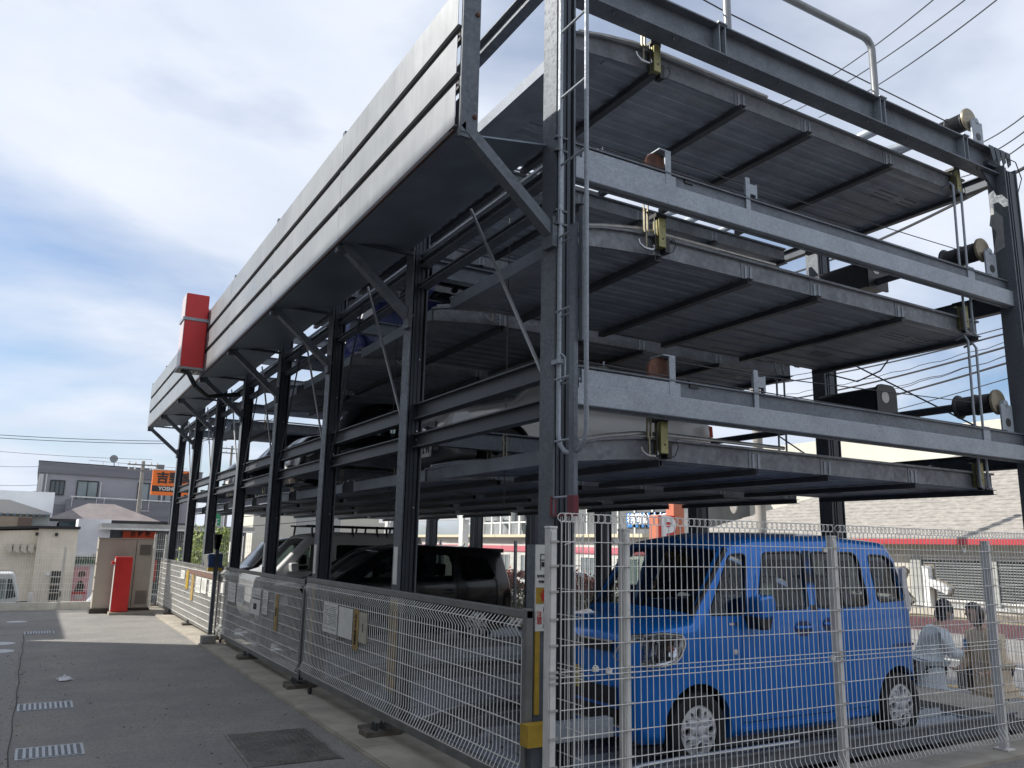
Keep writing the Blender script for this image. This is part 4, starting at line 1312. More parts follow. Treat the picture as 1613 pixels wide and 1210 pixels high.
def make_car(name, label, loc, outline, hw, paint, wheels, wr, wins, front, rear, belt, H, L, tum=.12, doors=(), style='cap',
             interior=True, r=.07, nose=.10, tail=.06, group=None, seats=True, dark=(), step=(.14, .10), roofpaint=None, lightw=True, crown=.03):
    t = thing(name, label, 'car', loc, 0, group)
    P = fillet(outline)
    kw = dict(hw=hw, belt=belt, tum=tum, H=H, L=L, nose=nose, tail=tail)
    body = bm_obj(car_shell(P, r=r, step=step, crown=crown, **kw), 'body')
    cuts = []
    if interior:
        inner = [(x, max(z, .34), rr) for x, z, rr in outline]
        cuts.append(bm_obj(car_shell(fillet(inner), inset=.045, r=r * .8, crown=crown, step=(.5, .5), **kw)))
        for wp in wins:
            b = MB(); b.prism(fillet_simple([Vector(q) for q in wp], .05), 'y', -hw - .1, hw + .1)
            cuts.append(bm_obj_from(b))
    for (x, z) in wheels:
        for s in (-1, 1):
            b = MB(); b.lathe([(wr * 1.20, s * (hw - .24)), (wr * 1.20, s * (hw + .1))], (x, 0, z + .01), 'y', 36)
            cuts.append(bm_obj_from(b))
    if interior:
        for (c0, c1, wa, wb) in (front, rear):
            # screen openings: quad in side view from c0 (low) to c1 (high), half widths wa, wb
            c0v, c1v = Vector((c0[0], 0, c0[1])), Vector((c1[0], 0, c1[1]))
            d = (c1v - c0v).normalized(); nn = Vector((d.z, 0, -d.x))
            vs = []
            for s_ in (-.16, .10):
                vs += [c0v + nn * s_ + Vector((0, -wa, 0)), c0v + nn * s_ + Vector((0, wa, 0)), c1v + nn * s_ + Vector((0, wb, 0)), c1v + nn * s_ + Vector((0, -wb, 0))]
            b = MB(); b.add(vs, [(0, 1, 2, 3), (7, 6, 5, 4), (0, 4, 5, 1), (1, 5, 6, 2), (2, 6, 7, 3), (3, 7, 4, 0)])
            cuts.append(bm_obj_from(b))
    # panel gaps as grooves
    gb = MB()
    for dr in doors:
        n_ = len(dr)
        for s in (-1, 1):
            for i in range(n_):
                p, q = dr[i], dr[(i + 1) % n_]
                if p[0] == q[0] and False: pass
                gb = MB()
                gb.bar((p[0], s * (hw - .02), p[1]), (q[0], s * (hw - .02), q[1]), .07, .007, (0, 0, 1) if abs(p[1] - q[1]) < abs(p[0] - q[0]) else (1, 0, 0))
                cuts.append(bm_obj_from(gb)) if s == -1 else None
    boolean(body, cuts)
    body.data.materials.clear(); body.data.materials.append(paint)
    body.parent = t; body.name = 'body'
    body.data.polygons.foreach_set('use_smooth', [True] * len(body.data.polygons))
    body.data.set_sharp_from_angle(angle=R(32))
    # doors: split the painted skin within each door outline into its own part
    for dr in doors:
        bm = bmesh.new(); bm.from_mesh(body.data)
        sel = [f for f in bm.faces if abs(f.calc_center_median().y) > hw - .14 and f.calc_center_median().y < 0 and f.normal.y < -.3 and inpoly(f.calc_center_median().x, f.calc_center_median().z, dr)]
        ids = set(f.index for f in sel)
        if sel:
            b2 = bm.copy(); b2.faces.ensure_lookup_table()
            bmesh.ops.delete(b2, geom=[f for f in b2.faces if f.index not in ids], context='FACES')
            bmesh.ops.delete(bm, geom=sel, context='FACES')
            me = bpy.data.meshes.new('door'); b2.to_mesh(me); me.materials.append(paint); b2.free()
            bm.to_mesh(body.data)
            o = bpy.data.objects.new('door', me); C.objects.link(o); o.parent = t
        bm.free()
    # glass
    if interior:
        gs = car_shell(P, inset=.012, r=r, crown=crown, step=(.06, .05), **kw)
        for k, wp in enumerate(wins):
            gp = grow(wp, .025)
            for s in (-1, 1):
                g2 = gs.copy()
                bmesh.ops.delete(g2, geom=[f for f in g2.faces if not (abs(f.calc_center_median().y) > hw - .26 and f.calc_center_median().y * s > 0 and abs(f.normal.y) > .5 and inpoly(f.calc_center_median().x, f.calc_center_median().z, gp))], context='FACES')
                me = bpy.data.meshes.new('side_window'); g2.to_mesh(me); g2.free()
                me.materials.append(CARDARK if k in dark else CARGLASS)
                me.polygons.foreach_set('use_smooth', [True] * len(me.polygons))
                o = bpy.data.objects.new('side_window', me); C.objects.link(o); o.parent = t
        for nm, (c0, c1, wa, wb), sg in (('windscreen', front, -1), ('rear_window', rear, 1)):
            g2 = gs.copy()
            x0, x1 = min(c0[0], c1[0]) - .12, max(c0[0], c1[0]) + .12
            def keep(f):
                c = f.calc_center_median()
                return x0 < c.x < x1 and c0[1] - .03 < c.z < c1[1] + .04 and f.normal.x * sg > .12 and abs(c.y) < max(wa, wb) + .03
            bmesh.ops.delete(g2, geom=[f for f in g2.faces if not keep(f)], context='FACES')
            me = bpy.data.meshes.new(nm); g2.to_mesh(me); g2.free()
            me.materials.append(CARGLASS if nm == 'windscreen' else (CARDARK if dark else CARGLASS))
            me.polygons.foreach_set('use_smooth', [True] * len(me.polygons))
            o = bpy.data.objects.new(nm, me); C.objects.link(o); o.parent = t
        gs.free()
        # cabin
        fx = front[0][0]
        b = MB(); b.prism([(fx - .05, belt - .12), (fx + .05, belt + .0), (fx + .35, belt - .02), (fx + .42, belt - .15), (fx + .4, .5), (fx + .1, .5)], 'y', -hw + .12, hw - .12)
        b.build('dashboard', TRIM, t)
        for s in (-1, 1):
            for k, xs in enumerate((fx + .95, fx + 1.75)):
                if xs > L - .6: continue
                b = MB(); b.prism(roundl([(xs - .42, .42), (xs - .45, .56), (xs - .02, .54), (xs + .12, belt + .08), (xs + .22, belt + .06), (xs + .12, .45)], .04), 'y', s * .36 - .22, s * .36 + .22)
                sq = b.build('seat', SEAT, t, bevel=.03)
                b = MB(); b.prism(roundl([(xs + .12, belt + .12), (xs + .15, belt + .32), (xs + .25, belt + .32), (xs + .24, belt + .12)], .03), 'y', s * .36 - .12, s * .36 + .12)
                b.build('headrest', SEAT, sq, bevel=.03)
        b = MB(); b.tube([(fx + .48 + .06 * cos(a) * .5, .36 + .17 * sin(a), belt - .02 + .16 * cos(a)) for a in [2 * pi * k / 20 for k in range(20)]], .014, 6, closed=True)
        b.build('steering_wheel', TRIM, t)
        b = MB(); b.box(.5, L - .3, -hw + .1, hw - .1, .36, .40); b.build('floor', TRIM, t)
    b = MB(); b.box(.25, L - .25, -hw + .16, hw - .16, .20, .30); b.build('underbody', TRIM, t)
    for (x, z) in wheels:
        for s in (-1, 1):
            wheel(t, x, z, wr, hw, s, style)
    return t
def roundl(p, r): return [(v.x, v.y) for v in fillet_simple([Vector(q) for q in p], r)]
def bm_obj_from(mb):
    me = mb.mesh('cut', TRIM)
    o = bpy.data.objects.new('cut', me); C.objects.link(o)
    return o
COAT = .4
def carpaint(name, col, flake=.5, rough=.32):
    return mat(name, col, rough, flake, 0, coat=COAT)
BLUE = carpaint('blue_metallic_paint', (0.0, 0.165, 0.60), .3, .28)
NAVYROOF = carpaint('dark_roof_paint', (.006, .01, .03), .3, .3)
# --- blue van
ol = [(0.10, .20, .08), (0.02, .30, .06), (0.0, .62, .1), (0.02, .84, .08), (.07, .98, .10), (.20, 1.045, .12), (.56, 1.09, .06), (1.00, 1.70, .18), (1.35, 1.76, .3), (2.4, 1.785, .3), (3.16, 1.745, .16), (3.30, 1.58, .12), (3.385, 1.10, .1), (3.40, .70, .08), (3.39, .34, .06), (3.30, .22, .06), (2.2, .18, .02), (1.0, .18, .02)]
wins = [[(1.28, 1.165), (1.44, 1.63), (1.93, 1.645), (1.90, 1.165)],
        [(2.02, 1.165), (2.05, 1.645), (2.62, 1.645), (2.68, 1.60), (2.72, 1.19), (2.66, 1.17)],
        [(2.86, 1.20), (2.84, 1.63), (3.10, 1.62), (3.19, 1.55), (3.27, 1.22)],
        [(.72, 1.135), (1.04, 1.61), (1.23, 1.62), (1.12, 1.135)]]
doors = [[(1.05, .30), (1.07, 1.10), (1.22, 1.18), (1.40, 1.68), (1.985, 1.70), (1.985, .30)],
         [(1.995, .30), (1.995, 1.70), (2.76, 1.70), (2.80, 1.15), (2.80, .72), (2.70, .45), (2.62, .30)]]
van = make_car('parked_van', 'bright blue boxy van parked at ground level behind the white mesh fence', (3.98, 5.655, 0.0), ol, .735, BLUE,
               [(.60, .28), (3.09, .28)], .28, wins, ((.60, 1.14), (.98, 1.64), .655, .59), ((3.36, 1.22), (3.27, 1.60), .58, .52), 1.12, 1.785, 3.4, tum=.11, doors=doors, dark=(1, 2), nose=.09, tail=.05, crown=.045)
def vp(mb, name, m, **k): return mb.build(name, m, van, **k)
HW = .735
for s in (-1,):
    # black pillar trims between windows
    b = MB(); b.prism([(1.915, 1.15), (1.935, 1.655), (2.05, 1.655), (2.02, 1.15)], 'y', -.735, -.72)
    for v_ in range(len(b.v)): 
        x_, y_, z_ = b.v[v_]; b.v[v_] = (x_, y_ * (1 - .11 * max(0, z_ - 1.12) / .665 / .735), z_)
    vp(b, 'pillar_trim', TRIM)
for s in (-1, 1):
    b = MB(); b.tube([(.60, s * .672, 1.12), (.82, s * .655, 1.40), (1.02, s * .625, 1.655)], .026, 8); vp(b, 'front_pillar', TRIM, smooth=True)
# window frames trims
def frame_trim(wp, nm='window_seal'):
    pts = [(x, z) for x, z in wp]
    rp = fillet_simple([Vector(q) for q in pts], .05)
    b = MB(); b.tube([(v.x, -(HW + .0005 - .11 * max(0, v.y - 1.12) / .665), v.y) for v in rp], .009, 6, closed=True)
    vp(b, nm, TRIM)
for wp in wins: frame_trim(wp)
# headlights: chrome bowl, clear cover
LENS = glassm('lamp_lens', (.86, .88, .9))
for s in (-1, 1):
    pr = [(.0, .80), (.03, .99), (.2, 1.02), (.40, 1.0), (.42, .93), (.36, .82), (.24, .78), (.08, .775)]
    def hy(x, z, off=0): return s * (HW - .09 * max(0, (.55 - x) / .55) ** 2.2 - .002 + off - .28 * max(0, (.13 - x) / .13) ** 1.6)
    rp = fillet_simple([Vector(q) for q in pr], .04)
    n_ = len(rp)
    b = MB()
    c_ = (.2, .9)
    vs = []
    for q in (1.0, .82, .5, .12):
        for v in rp:
            x_ = c_[0] + (v.x - c_[0]) * q; z_ = c_[1] + (v.y - c_[1]) * q
            vs.append((x_ - .004, hy(x_, z_, .06 if q == 1 else (.055 if q > .8 else .03)), z_))
    fs = [(a * n_ + i, a * n_ + (i + 1) % n_, (a + 1) * n_ + (i + 1) % n_, (a + 1) * n_ + i) for a in range(3) for i in range(n_)] + [tuple(3 * n_ + i for i in range(n_))]
    b.add(vs, fs); hl = vp(b, 'headlight', CHROME)
    b = MB()
    for k in range(7):
        b.bar((.07 + k * .045, hy(.07 + k * .045, .9, .05), .82), (.09 + k * .045, hy(.09 + k * .045, .9, .052), .98), .01, .03, (0, 1, 0))
    b.build('reflector_facets', CHROME, hl)
    b = MB(); b.lathe([(.028, 0), (.02, s * .03), (.006, s * .04)], (.30, hy(.3, .9, .03), .90), 'y', 14); b.build('indicator_bulb', mat('amber', (.45, .06, .03), .3), hl, smooth=True)
    b = MB(); vs = []
    for q in (1.02, .9, .5, .01):
        for v in rp:
            x_ = c_[0] + (v.x - c_[0]) * q; z_ = c_[1] + (v.y - c_[1]) * q
            vs.append((x_ - .004, hy(x_, z_, .063 + .014 * (1 - q ** 2)), z_))
    b.add(vs, fs); b.build('lens', LENS, hl, smooth=True)
    b = MB(); b.tube([(v.x - .004, hy(v.x, v.y, .062), v.y) for v in rp], .010, 6, closed=True); b.build('bezel', CHROME, hl, smooth=True)
# grille, emblem, bumper intake
def nx(y, base=0.0): return base - .045 * (1 - min(1, (abs(y) / .665)) ** 2)
def nosebar(y0, y1, z0, z1, xo, m, name, th=.02):
    b = MB(); n_ = 10
    for i in range(n_):
        a, c = y0 + (y1 - y0) * i / n_, y0 + (y1 - y0) * (i + 1) / n_
        xa, xc = nx(a, xo), nx(c, xo)
        b.add([(xa, a, z0), (xc, c, z0), (xc, c, z1), (xa, a, z1), (xa + th, a, z0), (xc + th, c, z0), (xc + th, c, z1), (xa + th, a, z1)],
              [(0, 1, 2, 3), (7, 6, 5, 4), (0, 4, 5, 1), (3, 2, 6, 7)])
    return vp(b, name, m)
nosebar(-.44, .44, .86, .93, -.001, TRIM, 'grille', .06)
nosebar(-.46, .46, .93, .945, -.006, CHROME, 'grille_trim')
nosebar(-.50, .50, .34, .60, -.012, TRIM, 'bumper_intake', .03)
nosebar(-.52, .52, .455, .475, -.018, mat('blue_trim', (.01, .10, .4), .3), 'intake_bar')
nosebar(-.55, .55, .325, .34, -.02, CHROME, 'lower_trim')
b = MB(); b.tube([(-.062, 0, .955), (-.06, -.045, .9), (-.062, 0, .845), (-.062, .045, .9), (-.062, 0, .955)], .009, 6); b.bar((-.06, -.03, .92), (-.06, .03, .88), .014, .012); vp(b, 'emblem', CHROME)
b = MB(); b.box(-.075, -.06, .10 - .165, .10 + .165, .55, .715); vp(b, 'number_plate', mat('yellow_plate', (.48, .36, .09), .5, 0, .25, 25))
b = MB(); b.tube([(.50, -.55, 1.095), (.62, -.2, 1.135), (.66, .1, 1.16)], .007, 5); b.tube([(.50, .0, 1.10), (.62, .35, 1.135), (.66, .6, 1.15)], .007, 5); vp(b, 'wiper', TRIM)
b = MB(); b.box(.50, .60, -.58, .58, 1.082, 1.10); vp(b, 'cowl', TRIM)
# mirror
for s in (-1, 1):
    b = MB(); b.prism(roundl([(1.12, 1.10), (1.11, 1.28), (1.27, 1.30), (1.30, 1.22), (1.27, 1.11)], .04), 'y', s * .77, s * .92)
    mi_ = vp(b, 'door_mirror', BLUE, bevel=.025, smooth=True)
    b = MB(); b.prism(roundl([(1.14, 1.02), (1.10, 1.12), (1.27, 1.13), (1.24, 1.02)], .02), 'y', s * .73, s * .90); b.build('mirror_foot', TRIM, mi_, bevel=.01)
# handles, the shade of their recess painted as a dark blue ellipse
for x, z in ((1.80, 1.0), (2.16, 1.02)):
    b = MB(); 
    e = [(x + .11 * cos(a), z + .065 * sin(a)) for a in [2 * pi * k / 18 for k in range(18)]]
    b.prism(e, 'y', -.7475, -.745); hn = vp(b, 'door_handle', mat('recess_shade_blue', (.003, .03, .14), .3))
    b = MB(); b.tube([(x - .10, -.748, z + .012), (x - .07, -.775, z + .012), (x + .07, -.775, z + .012), (x + .10, -.748, z + .012)], .014, 8); b.build('grip', BLUE, hn, smooth=True)
b = MB(); b.box(2.80, 3.32, -.738, -.728, .80, .822); vp(b, 'sliding_rail', mat('recess_shade_blue', (.003, .03, .14), .3))  # groove shade painted as a dark blue strip
b = MB(); b.lathe([(.022, -.738), (.022, -.748), (.01, -.752)], (.99, 0, .845), 'y', 16); vp(b, 'side_repeater', mat('clear_lamp', (.6, .6, .62), .2), smooth=True)
b = MB(); b.box(.93, 1.03, -.746, -.74, 1.055, 1.07); vp(b, 'side_badge', CHROME)
b = MB(); b.box(1.05, 2.6, -.738, -.70, .235, .262); vp(b, 'sill_trim', BLUE)
for s in (-1, 1):
    b = MB(); b.prism(roundl([(3.30, 1.12), (3.28, 1.5), (3.32, 1.52), (3.385, 1.15), (3.37, 1.1)], .01), 'y', s * .655, s * .70); vp(b, 'tail_lamp', mat('clear_lamp', (.6, .6, .62), .2), bevel=.01)
    b = MB(); b.prism([(2.86, 1.19), (2.84, 1.64), (2.80, 1.64), (2.79, 1.19)], 'y', s * .727, s * .729)
    b = MB(); b.box(.5, 3.0, s * .60, s * .62, 1.735, 1.752); 
# things inside the van
b = MB(); b.prism(roundl([(1.55, 1.12), (1.56, 1.36), (1.74, 1.37), (1.76, 1.12)], .04), 'y', -.5, -.3); vp(b, 'seat_cover', mat('pale_cover_cloth', (.3, .33, .27), .9), bevel=.03)
b = MB(); b.box(2.1, 2.35, -.55, -.1, 1.12, 1.3); b.box(2.45, 2.62, -.5, -.2, 1.1, 1.28); vp(b, 'yellow_boxes', YEL)

# --- black minivan
BLK = carpaint('black_paint', (.006, .006, .008), .2, .2)
ol2 = [(0.12, .22, .1), (0.0, .40, .1), (0.0, .70, .12), (.15, .88, .2), (.95, 1.05, .15), (1.75, 1.52, .4), (2.3, 1.60, .4), (3.6, 1.58, .3), (3.98, 1.53, .1), (4.12, 1.05, .12), (4.2, .75, .1), (4.18, .35, .1), (4.0, .25, .08), (2.5, .2, .02), (1, .2, .02)]
w2 = [[(1.32, 1.02), (1.82, 1.42), (2.15, 1.46), (2.15, 1.02)], [(2.25, 1.02), (2.25, 1.46), (3.0, 1.46), (2.98, 1.02)], [(3.14, 1.04), (3.12, 1.45), (3.62, 1.42), (3.82, 1.06)]]
d2 = [[(1.25, .35), (1.25, 1.0), (1.8, 1.48), (2.19, 1.5), (2.19, .35)], [(2.21, .35), (2.21, 1.5), (3.05, 1.5), (3.05, .6), (2.9, .35)]]
mv = make_car('parked_minivan', 'glossy black minivan parked under the decks behind the nearest gate', (3.15, 13.25, .02), ol2, .83, BLK, [(.85, .31), (3.45, .31)], .31, w2,
              ((1.00, 1.06), (1.72, 1.47), .66, .58), ((4.07, 1.08), (3.96, 1.46), .6, .5), .98, 1.6, 4.2, tum=.14, doors=d2, style='eight', nose=.16, dark=(1, 2), tail=.1)
for x in (2.0, 2.9):
    b = MB(); b.prism([(x + .12 * cos(a), .85 + .05 * sin(a)) for a in [2 * pi * k / 16 for k in range(16)]], 'y', -.842, -.84); hn = b.build('door_handle', TRIM, mv)
    b = MB(); b.tube([(x - .1, -.84, .86), (x - .07, -.865, .86), (x + .08, -.865, .86), (x + .1, -.84, .86)], .014, 8); b.build('grip', CHROME, hn)
b = MB(); b.prism([(3.55, 1.585), (4.06, 1.57), (4.05, 1.50), (3.9, 1.53)], 'y', -.62, .62); b.build('roof_spoiler', BLK, mv, bevel=.01)
b = MB(); b.tube([(3.3, -.5, 1.58), (3.34, -.5, 1.66)], .006, 6); b.build('aerial', TRIM, mv)
b = MB(); b.box(-.03, -.015, -.16, .16, .42, .58); b.build('number_plate', WHITE, mv)
b = MB(); b.tube([(1.0, -.64, 1.08), (1.72, -.57, 1.49)], .012, 6); b.tube([(.86, -.5, 1.05), (.95, -.1, 1.07)], .008, 6); b.build('pillar_trim', BRIGHT, mv)
for s in (-1, 1):
    b = MB(); b.prism([(.02, .62), (.1, .80), (.42, .86), (.35, .72)], 'y', s * .66, s * .79); b.build('headlight', mat('clear_lamp', (.6, .6, .62)), mv, bevel=.01)
# --- white van with roof rack
WP = carpaint('white_car_paint', (.55, .56, .57), .0, .35)
ol3 = [(0.1, .25, .08), (0.0, .45, .08), (0.02, .92, .12), (.18, 1.05, .1), (.40, 1.12, .05), (.98, 1.74, .16), (1.5, 1.80, .3), (3.1, 1.80, .2), (3.33, 1.74, .1), (3.39, 1.0, .1), (3.39, .4, .06), (3.3, .25, .05), (1, .2, .02)]
w3 = [[(.62, 1.08), (1.02, 1.58), (1.42, 1.58), (1.42, 1.08)], [(1.52, 1.08), (1.52, 1.58), (2.4, 1.58), (2.4, 1.08)], [(2.5, 1.08), (2.5, 1.58), (3.2, 1.58), (3.22, 1.08)]]
wv = make_car('parked_white_van', 'white van with black roof rack parked between the two black cars', (3.45, 15.85, .02), ol3, .74, WP, [(.62, .29), (3.02, .29)], .29, w3,
              ((.44, 1.16), (.94, 1.68), .60, .56), ((3.38, 1.1), (3.35, 1.6), .6, .55), 1.05, 1.8, 3.4, tum=.08, doors=[[(.78, .35), (.6, 1.02), (1.0, 1.62), (1.47, 1.63), (1.47, .35)]], style='five', nose=.1, dark=(1, 2))
b = MB(); 
for s in (-1, 1): b.tube([(.95, s * .55, 1.93), (3.2, s * .55, 1.93)], .016, 8)
rk = b.build('roof_rack', TRIM, wv)
for x in (1.05, 1.85, 2.35, 2.55, 3.1):
    b = MB(); b.tube([(x, -.62, 1.93), (x, .62, 1.93)], .014, 8)
    for s in (-1, 1): b.bar((x, s * .64, 1.72), (x, s * .58, 1.94), .07, .02, (1, 0, 0))
    b.build('rack_bar', TRIM, rk)
b = MB(); b.prism(roundl([(.62, 1.08), (.60, 1.24), (.74, 1.25), (.76, 1.1)], .03), 'y', -.96, -.77); b.build('door_mirror', WP, wv, bevel=.02)
b = MB(); b.box(1.6, 2.3, -.751, -.747, .80, .95); b.build('door_panel_press', WP, wv, bevel=.003)
for s in (-1, 1):
    b = MB(); b.prism([(.0, .78), (.04, .98), (.2, 1.02), (.24, .85), (.1, .76)], 'y', s * .62, s * .72); b.build('headlight', mat('clear_lamp', (.6, .6, .62)), wv, bevel=.01)
# --- black kei behind
ol4 = [(0.1, .22, .08), (0.0, .45, .08), (0.02, .86, .12), (.15, .98, .1), (.62, 1.08, .05), (1.1, 1.60, .2), (1.6, 1.70, .3), (3.0, 1.70, .2), (3.3, 1.62, .1), (3.39, 1.0, .1), (3.38, .35, .06), (3.3, .22, .05), (1, .2, .02)]
w4 = [[(.95, 1.08), (1.25, 1.54), (1.85, 1.56), (1.85, 1.08)], [(1.95, 1.08), (1.95, 1.56), (2.6, 1.56), (2.6, 1.08)], [(2.7, 1.08), (2.7, 1.54), (3.1, 1.52), (3.15, 1.08)]]
bk4 = make_car('parked_compact_car', 'black compact car with large bright windscreen, farthest of the cars behind the gates', (3.35, 18.35, .02), ol4, .735, BLK, [(.62, .28), (3.02, .28)], .28, w4,
               ((.66, 1.12), (1.08, 1.55), .62, .54), ((3.37, 1.1), (3.3, 1.5), .6, .5), 1.02, 1.7, 3.4, tum=.1, style='five', nose=.1, dark=(1, 2))
# --- silver car on storey 2
SIL = carpaint('silver_paint', (.38, .37, .355), .5, .35)
ol5 = [(0.12, .20, .08), (0.0, .35, .08), (0.0, .55, .1), (.08, .70, .12), (.75, .86, .1), (1.30, 1.36, .3), (1.8, 1.45, .4), (2.9, 1.40, .3), (3.35, 1.05, .15), (3.66, .92, .1), (3.70, .6, .08), (3.66, .28, .08), (3.5, .2, .06), (1, .18, .02)]
w5 = [[(1.12, .90), (1.45, 1.28), (1.95, 1.33), (1.95, .90)], [(2.05, .90), (2.05, 1.33), (2.75, 1.28), (3.0, .95)]]
sv = make_car('parked_silver_car', 'silver saloon on the second-storey deck, its numbered plate seen between the columns', (3.52, 7.99, 2.33), ol5, .67, SIL, [(.66, .28), (3.02, .28)], .28, w5,
              ((.80, .89), (1.27, 1.31), .6, .5), ((3.3, 1.06), (2.95, 1.34), .55, .5), .88, 1.45, 3.7, tum=.13, style='five', nose=.14, tail=.1)
b = MB(); b.box(-.04, -.025, -.285, .045, .225, .39); pl = b.build('number_plate', WHITE, sv, bevel=.004)
text('・2 91', .11, (-.043, -.12, .305), FXm, INK, pl, bold=.004)
b = MB(); b.box(-.022, -.01, -.45, .45, .28, .33); b.box(-.024, -.012, -.35, .35, .51, .60); b.build('grille', TRIM, sv)
for s in (-1, 1):
    b = MB(); b.prism([(.02, .52), (.06, .66), (.36, .72), (.34, .6), (.1, .5)], 'y', s * .52, s * .63); b.build('headlight', mat('clear_lamp', (.6, .6, .62)), sv, bevel=.01)
    b = MB(); b.prism([(3.50, .72), (3.5, .86), (3.69, .84), (3.70, .70)], 'y', s * .53, s * .605); b.build('tail_lamp', mat('orange_red_lamp', (.5, .07, .02), .2), sv, bevel=.01)
# --- navy car on storey 3
NAVY = carpaint('navy_paint', (.008, .014, .07), .4, .25)
nv_ = make_car('parked_navy_car', 'dark navy compact car on the third-storey deck under the fascia', (3.5, 10.9, 4.0), ol4, .735, NAVY, [(.62, .28), (3.02, .28)], .28, w4,
               ((.66, 1.12), (1.08, 1.55), .62, .54), ((3.37, 1.1), (3.3, 1.5), .6, .5), 1.02, 1.7, 3.4, tum=.1, style='five', nose=.1, dark=(1, 2))
b = MB(); b.box(-.03, -.015, -.165, .165, .42, .585); pl = b.build('number_plate', WHITE, nv_)
for s in (-1, 1):
    b = MB(); b.prism([(.0, .66), (.04, .84), (.3, .9), (.3, .74), (.1, .64)], 'y', s * .60, s * .70); b.build('headlight', mat('clear_lamp', (.6, .6, .62)), nv_, bevel=.01)
# dark cars on the second storey further back: copies
for (src, i, lab) in ((nv_, 3, 'dark compact car on the second-storey deck above the black minivan'), (nv_, 5, 'dark compact car on the second-storey deck above the black compact car')):
    c = copy_tree(src); c.name = 'parked_dark_car'; c.location = (3.5, bay_y(i) + 1.04, 2.34)
    tag(c, lab, 'car')
    for ch in c.children:
        if ch.name.split('.')[0] in ('body', 'door'):
            ch.data = ch.data.copy(); ch.data.materials.clear(); ch.data.materials.append(BLK)
# ------------------------------------------------------------------ cabinets at the far end of the yard
t = thing('electrical_cabinet', 'tall taupe steel electrical cabinet with louvred panels behind the red kiosk', 'cabinet', (1.75, 20.55, 0))
b = MB(); b.box(-.52, .62, 0, .45, .10, 1.63); b.build('casing', TAUPE, t, bevel=.012)
b = MB(); b.box(-.56, .66, -.05, .5, 0, .10); b.build('plinth', mat('dark_plinth', (.07, .06, .05), .8), t)
b = MB(); b.box(-.53, .63, -.02, .47, 1.63, 1.65); b.build('lid', TAUPE, t)
b = MB(); b.box(.26, .27, -.006, 0, .14, 1.6); b.build('door_gap', TRIM, t)
for z0, z1 in ((1.28, 1.52), (.2, .5)):
    for k in range(12):
        z = z0 + (z1 - z0) * k / 12
        b = MB(); b.bar((.34, -.008, z), (.58, -.008, z), .016, .008); b.build('louvre', mat('louvre_taupe', (.16, .15, .13), .6), t)
for z in (.45, .75, 1.05, 1.35):
    b = MB(); b.box(-.53, -.52, .05, .10, z, z + .05); b.build('hinge', TRIM, t)
t = thing('red_kiosk', 'narrow leaning red payment kiosk in front of the taupe cabinet', 'kiosk', (1.75, 20.2, 0))
b = MB(); b.box(-.17, .17, -.15, .12, .06, 1.24); b.build('casing', REDP, t, bevel=.01)
b = MB(); b.box(-.178, -.171, -.14, .11, .08, 1.2); b.build('front_panel', mat('pale_front', (.55, .53, .5), .5), t)
b = MB(); b.box(-.24, -.17, -.1, .06, 1.08, 1.14); b.build('hood', REDP, t, bevel=.01)
b = MB(); b.box(-.2, .75, -.25, .2, 0, .055); b.build('base', CONC, t)
# ------------------------------------------------------------------ end-of-yard fence
EF = thing('end_fence', 'white mesh fence along the far left end of the yard', 'fence', (0, 21.85, 0))
b = MB(); b.box(-4.5, 2.45, -.05, .05, -.02, .17)
b.build('kick_wall', mat('pale_kick_wall', (.78, .76, .68), .8, 0, .2, 3), EF)
b = MB(); mesh_panel(b, (-4.5, 0, 0), (1, 0, 0), 6.95, [.45 + .14 * k for k in range(8)], .18, 1.36, pitch=.05, r=.0052)
b.build('wire_panel', WIRE, EF, kind='stuff')
for x in (-3.6, -1.8, -.0 + .62, 2.4, 2.52):
    b = MB(); b.box(x - .03, x + .03, -.1, -.05, 0, 1.42); b.build('post', WHITE, EF)
b = MB(); b.box(.60, .64, -.14, -.1, .3, .42); b.build('bracket', FRAMEG, EF)
EF2 = thing('tall_end_fence', 'taller white mesh fence behind the far gate and the green shrub', 'fence', (2.6, 22.4, 0))
b = MB(); mesh_panel(b, (0, 0, 0), (1, 0, 0), 6.8, [.25 + .154 * k for k in range(10)], .08, 1.80, pitch=.05, r=.0032, ring=False)
b.build('wire_panel', WIRE, EF2, kind='stuff')
for x in (0.02, .28, 2.2, 4.3, 6.4):
    b = MB(); b.box(x - .03, x + .03, -.03, .03, -.02, 1.76); b.build('post', WHITE, EF2)
# rear fence
RF = thing('rear_fence', 'mesh fence along the road side of the yard behind the blue van', 'fence', (9.45, 4.2, 0))
b = MB(); mesh_panel(b, (0, 0, 0), (0, 1, 0), 17.6, [.15 + .154 * k for k in range(11)], .06, 1.74, pitch=.05, r=.0024, ring=False)
b.build('wire_panel', WIRE, RF, kind='stuff')
for k in range(10):
    y = 1.83 + 2.0 * (k - 0) if k else -.0
    b = MB(); b.box(-.03, .03, y - .03, y + .03, -.0, 1.76); b.build('post', galv('post_galv', (.22, .23, .24), (.30, .31, .32)), RF)

